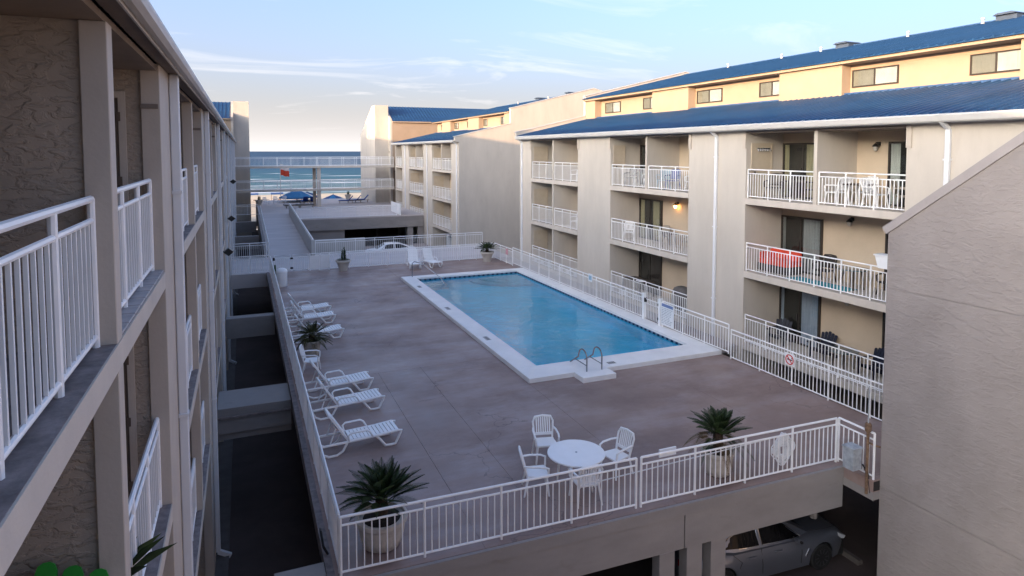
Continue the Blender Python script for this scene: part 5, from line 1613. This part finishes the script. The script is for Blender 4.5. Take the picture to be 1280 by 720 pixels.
sedan('silver grey sedan parked under the front of the pool deck', (11.7, 12.3, ZG), rad(-3), 'car_silver')
sedan('white sedan parked beyond the back railing, outside the terrace garage', (12.0, 57.5, -2.2), rad(180), 'car_white')
t = thing('wheel_stop', 'grey concrete wheel stop in front of the silver sedan', 'wheel stop', (14.2, 11.6, ZG))
part(t, 'block', MB().prism([(-.09, 0), (.09, 0), (.06, .11), (-.06, .11)], -.5, .5, 'y'), 'garage_dark', local=True)
t = thing('wheel_stop', 'grey concrete wheel stop at the back of the garage opening by the gable wall', 'wheel stop', (16.9, 14.5, ZG))
part(t, 'block', MB().prism([(-.09, 0), (.09, 0), (.06, .11), (-.06, .11)], -.5, .5, 'y'), 'garage_dark', local=True)

# ================================================================== SEA TERRACE AND BEACH
def umbrella(label, x, y, z, r, h, stripes, group='market umbrellas by the beach'):
    t = thing('beach_umbrella', label, 'umbrella', (x, y, z), .2, group)
    part(t, 'pole', MB().tube([(0, 0, 0), (0, 0, h)], .04, 8), 'wood_pole', local=True)
    n = 8
    zr = h - r * .42
    for k in range(n):
        a, b = 2 * math.pi * k / n, 2 * math.pi * (k + 1) / n
        c = .5 * (a + b)
        vs = [(0, 0, h), (r * .5 * math.cos(a), r * .5 * math.sin(a), h - r * .19), (r * .5 * math.cos(b), r * .5 * math.sin(b), h - r * .19),
              (r * math.cos(a), r * math.sin(a), zr), (r * math.cos(b), r * math.sin(b), zr), (r * math.cos(a), r * math.sin(a), zr - .18), (r * math.cos(b), r * math.sin(b), zr - .18)]
        part(t, 'canopy_panel', MB().add(vs, [(0, 1, 2), (1, 3, 4, 2), (3, 5, 6, 4)]), stripes[k % len(stripes)], local=True)
        part(t, 'rib', MB().tube([(0, 0, h - .35), (r * .98 * math.cos(a), r * .98 * math.sin(a), zr - .03)], .012, 4), 'wood_pole', local=True)
    part(t, 'finial', MB().lathe([(.05, 0), (.06, .05), (.01, .14)], 8, (0, 0, h)), 'wood_pole', local=True)
    return t
umbrella('large blue and pale striped umbrella on the sea terrace', 6.5, 89.3, .8, 2.3, 1.62, ['canopy_blue', 'canopy_blue', 'canopy_blue', 'canopy_pale'])
umbrella('plain navy umbrella beyond the terrace edge, right of the bridge posts', 12.0, 96.0, -2.4, 2.2, 3.6, ['canopy_navy', 'canopy_blue'])
umbrella('dark blue umbrella overlapping the large striped one', 8.0, 91.5, .8, 1.5, 1.15, ['canopy_navy'])
TC = 'white armchairs on the sea terrace'
for (x, y, a, lab) in ((2.55, 85.4, 30, 'white terrace armchair nearest the left planter'), (3.75, 86.3, 10, 'white terrace armchair, middle of the three left of the striped umbrella'), (4.75, 87.0, -20, 'white terrace armchair beside the striped umbrella')):
    resin_chair(lab, (x, y, .8), rad(a), TC, 'resin_white')
upright('bushy plant in a pale urn at the left of the sea terrace', (1.75, 84.6, .8), 1, 21, 'planters on the sea terrace', tall=.45, n=40)
upright('bushy plant in a pale urn at the right of the sea terrace', (13.3, 90.5, .8), 1, 23, 'planters on the sea terrace', tall=.45, n=40)
def padded_lounger(label, loc, rz, m='cushion_blue', el=35, group='blue padded loungers on the sea terrace'):
    t = thing('padded_lounger', label, 'sun lounger', loc, rz, group)
    part(t, 'frame', MB().box(-.9, -.3, .26, 1.0, .3, .31), 'taupe_sling', local=True)
    for x in (-.7, .85):
        for y in (-.26, .26):
            part(t, 'leg', MB().box(x - .03, y - .03, 0, x + .03, y + .03, .26), 'taupe_sling', local=True)
    part(t, 'seat_pad', MB().cbox(-.25, -.29, .312, 1.0, .29, .40, .02), m, local=True)
    c, s = math.cos(rad(el)), math.sin(rad(el))
    part(t, 'back_pad', MB().bar((-.25, 0, .36), (-.25 - .8 * c, 0, .36 + .8 * s), .58, .09), m, local=True)
    return t
for i, (x, y, a, lab) in enumerate(((8.1, 84.6, 80, 'blue padded lounger left of the bridge posts'), (7.1, 84.9, 100, 'blue padded lounger in front of the striped umbrella'),
                                  (12.2, 84.2, 170, 'leftmost blue padded lounger near the right tower'), (13.3, 84.6, 165, 'middle blue padded lounger near the right tower'), (14.3, 85.0, 175, 'rightmost blue padded lounger near the right tower'))):
    padded_lounger(lab, (x, y, .8), rad(a), el=48)
for x, lab in ((5.3, 'left of two low taupe loungers at the head of the ramp'), (6.7, 'right of two low taupe loungers at the head of the ramp')):
    padded_lounger(lab, (x, 79.2, .8), rad(5), 'cover_grey', 4, 'taupe loungers at the head of the ramp')
t = thing('flag_pole', 'beach flag, white above and red below, flying on a pole beyond the terrace', 'flag', (4.9, 97, -2.5))
part(t, 'pole', MB().tube([(0, 0, 0), (0, 0, 8.2)], .05, 8), 'trim_white', local=True)
for nm, za, zb, m_ in (('flag_half', 7.35, 8.1, 'flag_white'), ('flag_half', 6.55, 7.35, 'flag_red')):
    mb = MB(); n = 12
    for i in range(n + 1):
        q = i / n
        x, y = .05 + 1.15 * q, .10 * math.sin(q * 7)
        dz = -.28 * q + .04 * math.sin(q * 9)
        mb.v += [(x, y, za + dz), (x, y, zb + dz)]
    for i in range(n):
        mb.f.append((2 * i, 2 * i + 2, 2 * i + 3, 2 * i + 1))
    part(t, nm, mb, m_, local=True, smooth=80)
for x, y, lab in ((1.7, 150, 'dark beach shelter on the sand, leftmost of the row by the water'), (6.8, 150, 'dark beach shelter on the sand, second from the left, below the flag'),
                  (11.4, 149, 'dark beach shelter on the sand, third from the left, above the striped umbrella'), (29.5, 151, 'dark beach shelter on the sand, fourth from the left, right of the bridge posts'),
                  (36, 150, 'dark beach shelter on the sand, rightmost of the row by the water')):
    t = thing('beach_cabana', lab, 'beach shelter', (x, y, -3.45), 0, 'beach shelters in a row by the water')
    part(t, 'canopy', MB().prism([(-.9, 1.5), (.7, 1.75), (.7, 1.8), (-.9, 1.56)], -1.3, 1.3, 'x'), 'canopy_navy', local=True)
    for sx in (-1.2, 1.2):
        part(t, 'post', MB().box(sx - .04, -.8, 0, sx + .04, -.72, 1.5), 'wood_pole', local=True)
    for sx in (-.55, .55):
        part(t, 'seat', MB().box(sx - .3, -.9, .25, sx + .3, .7, .36), 'wood_pole', local=True)
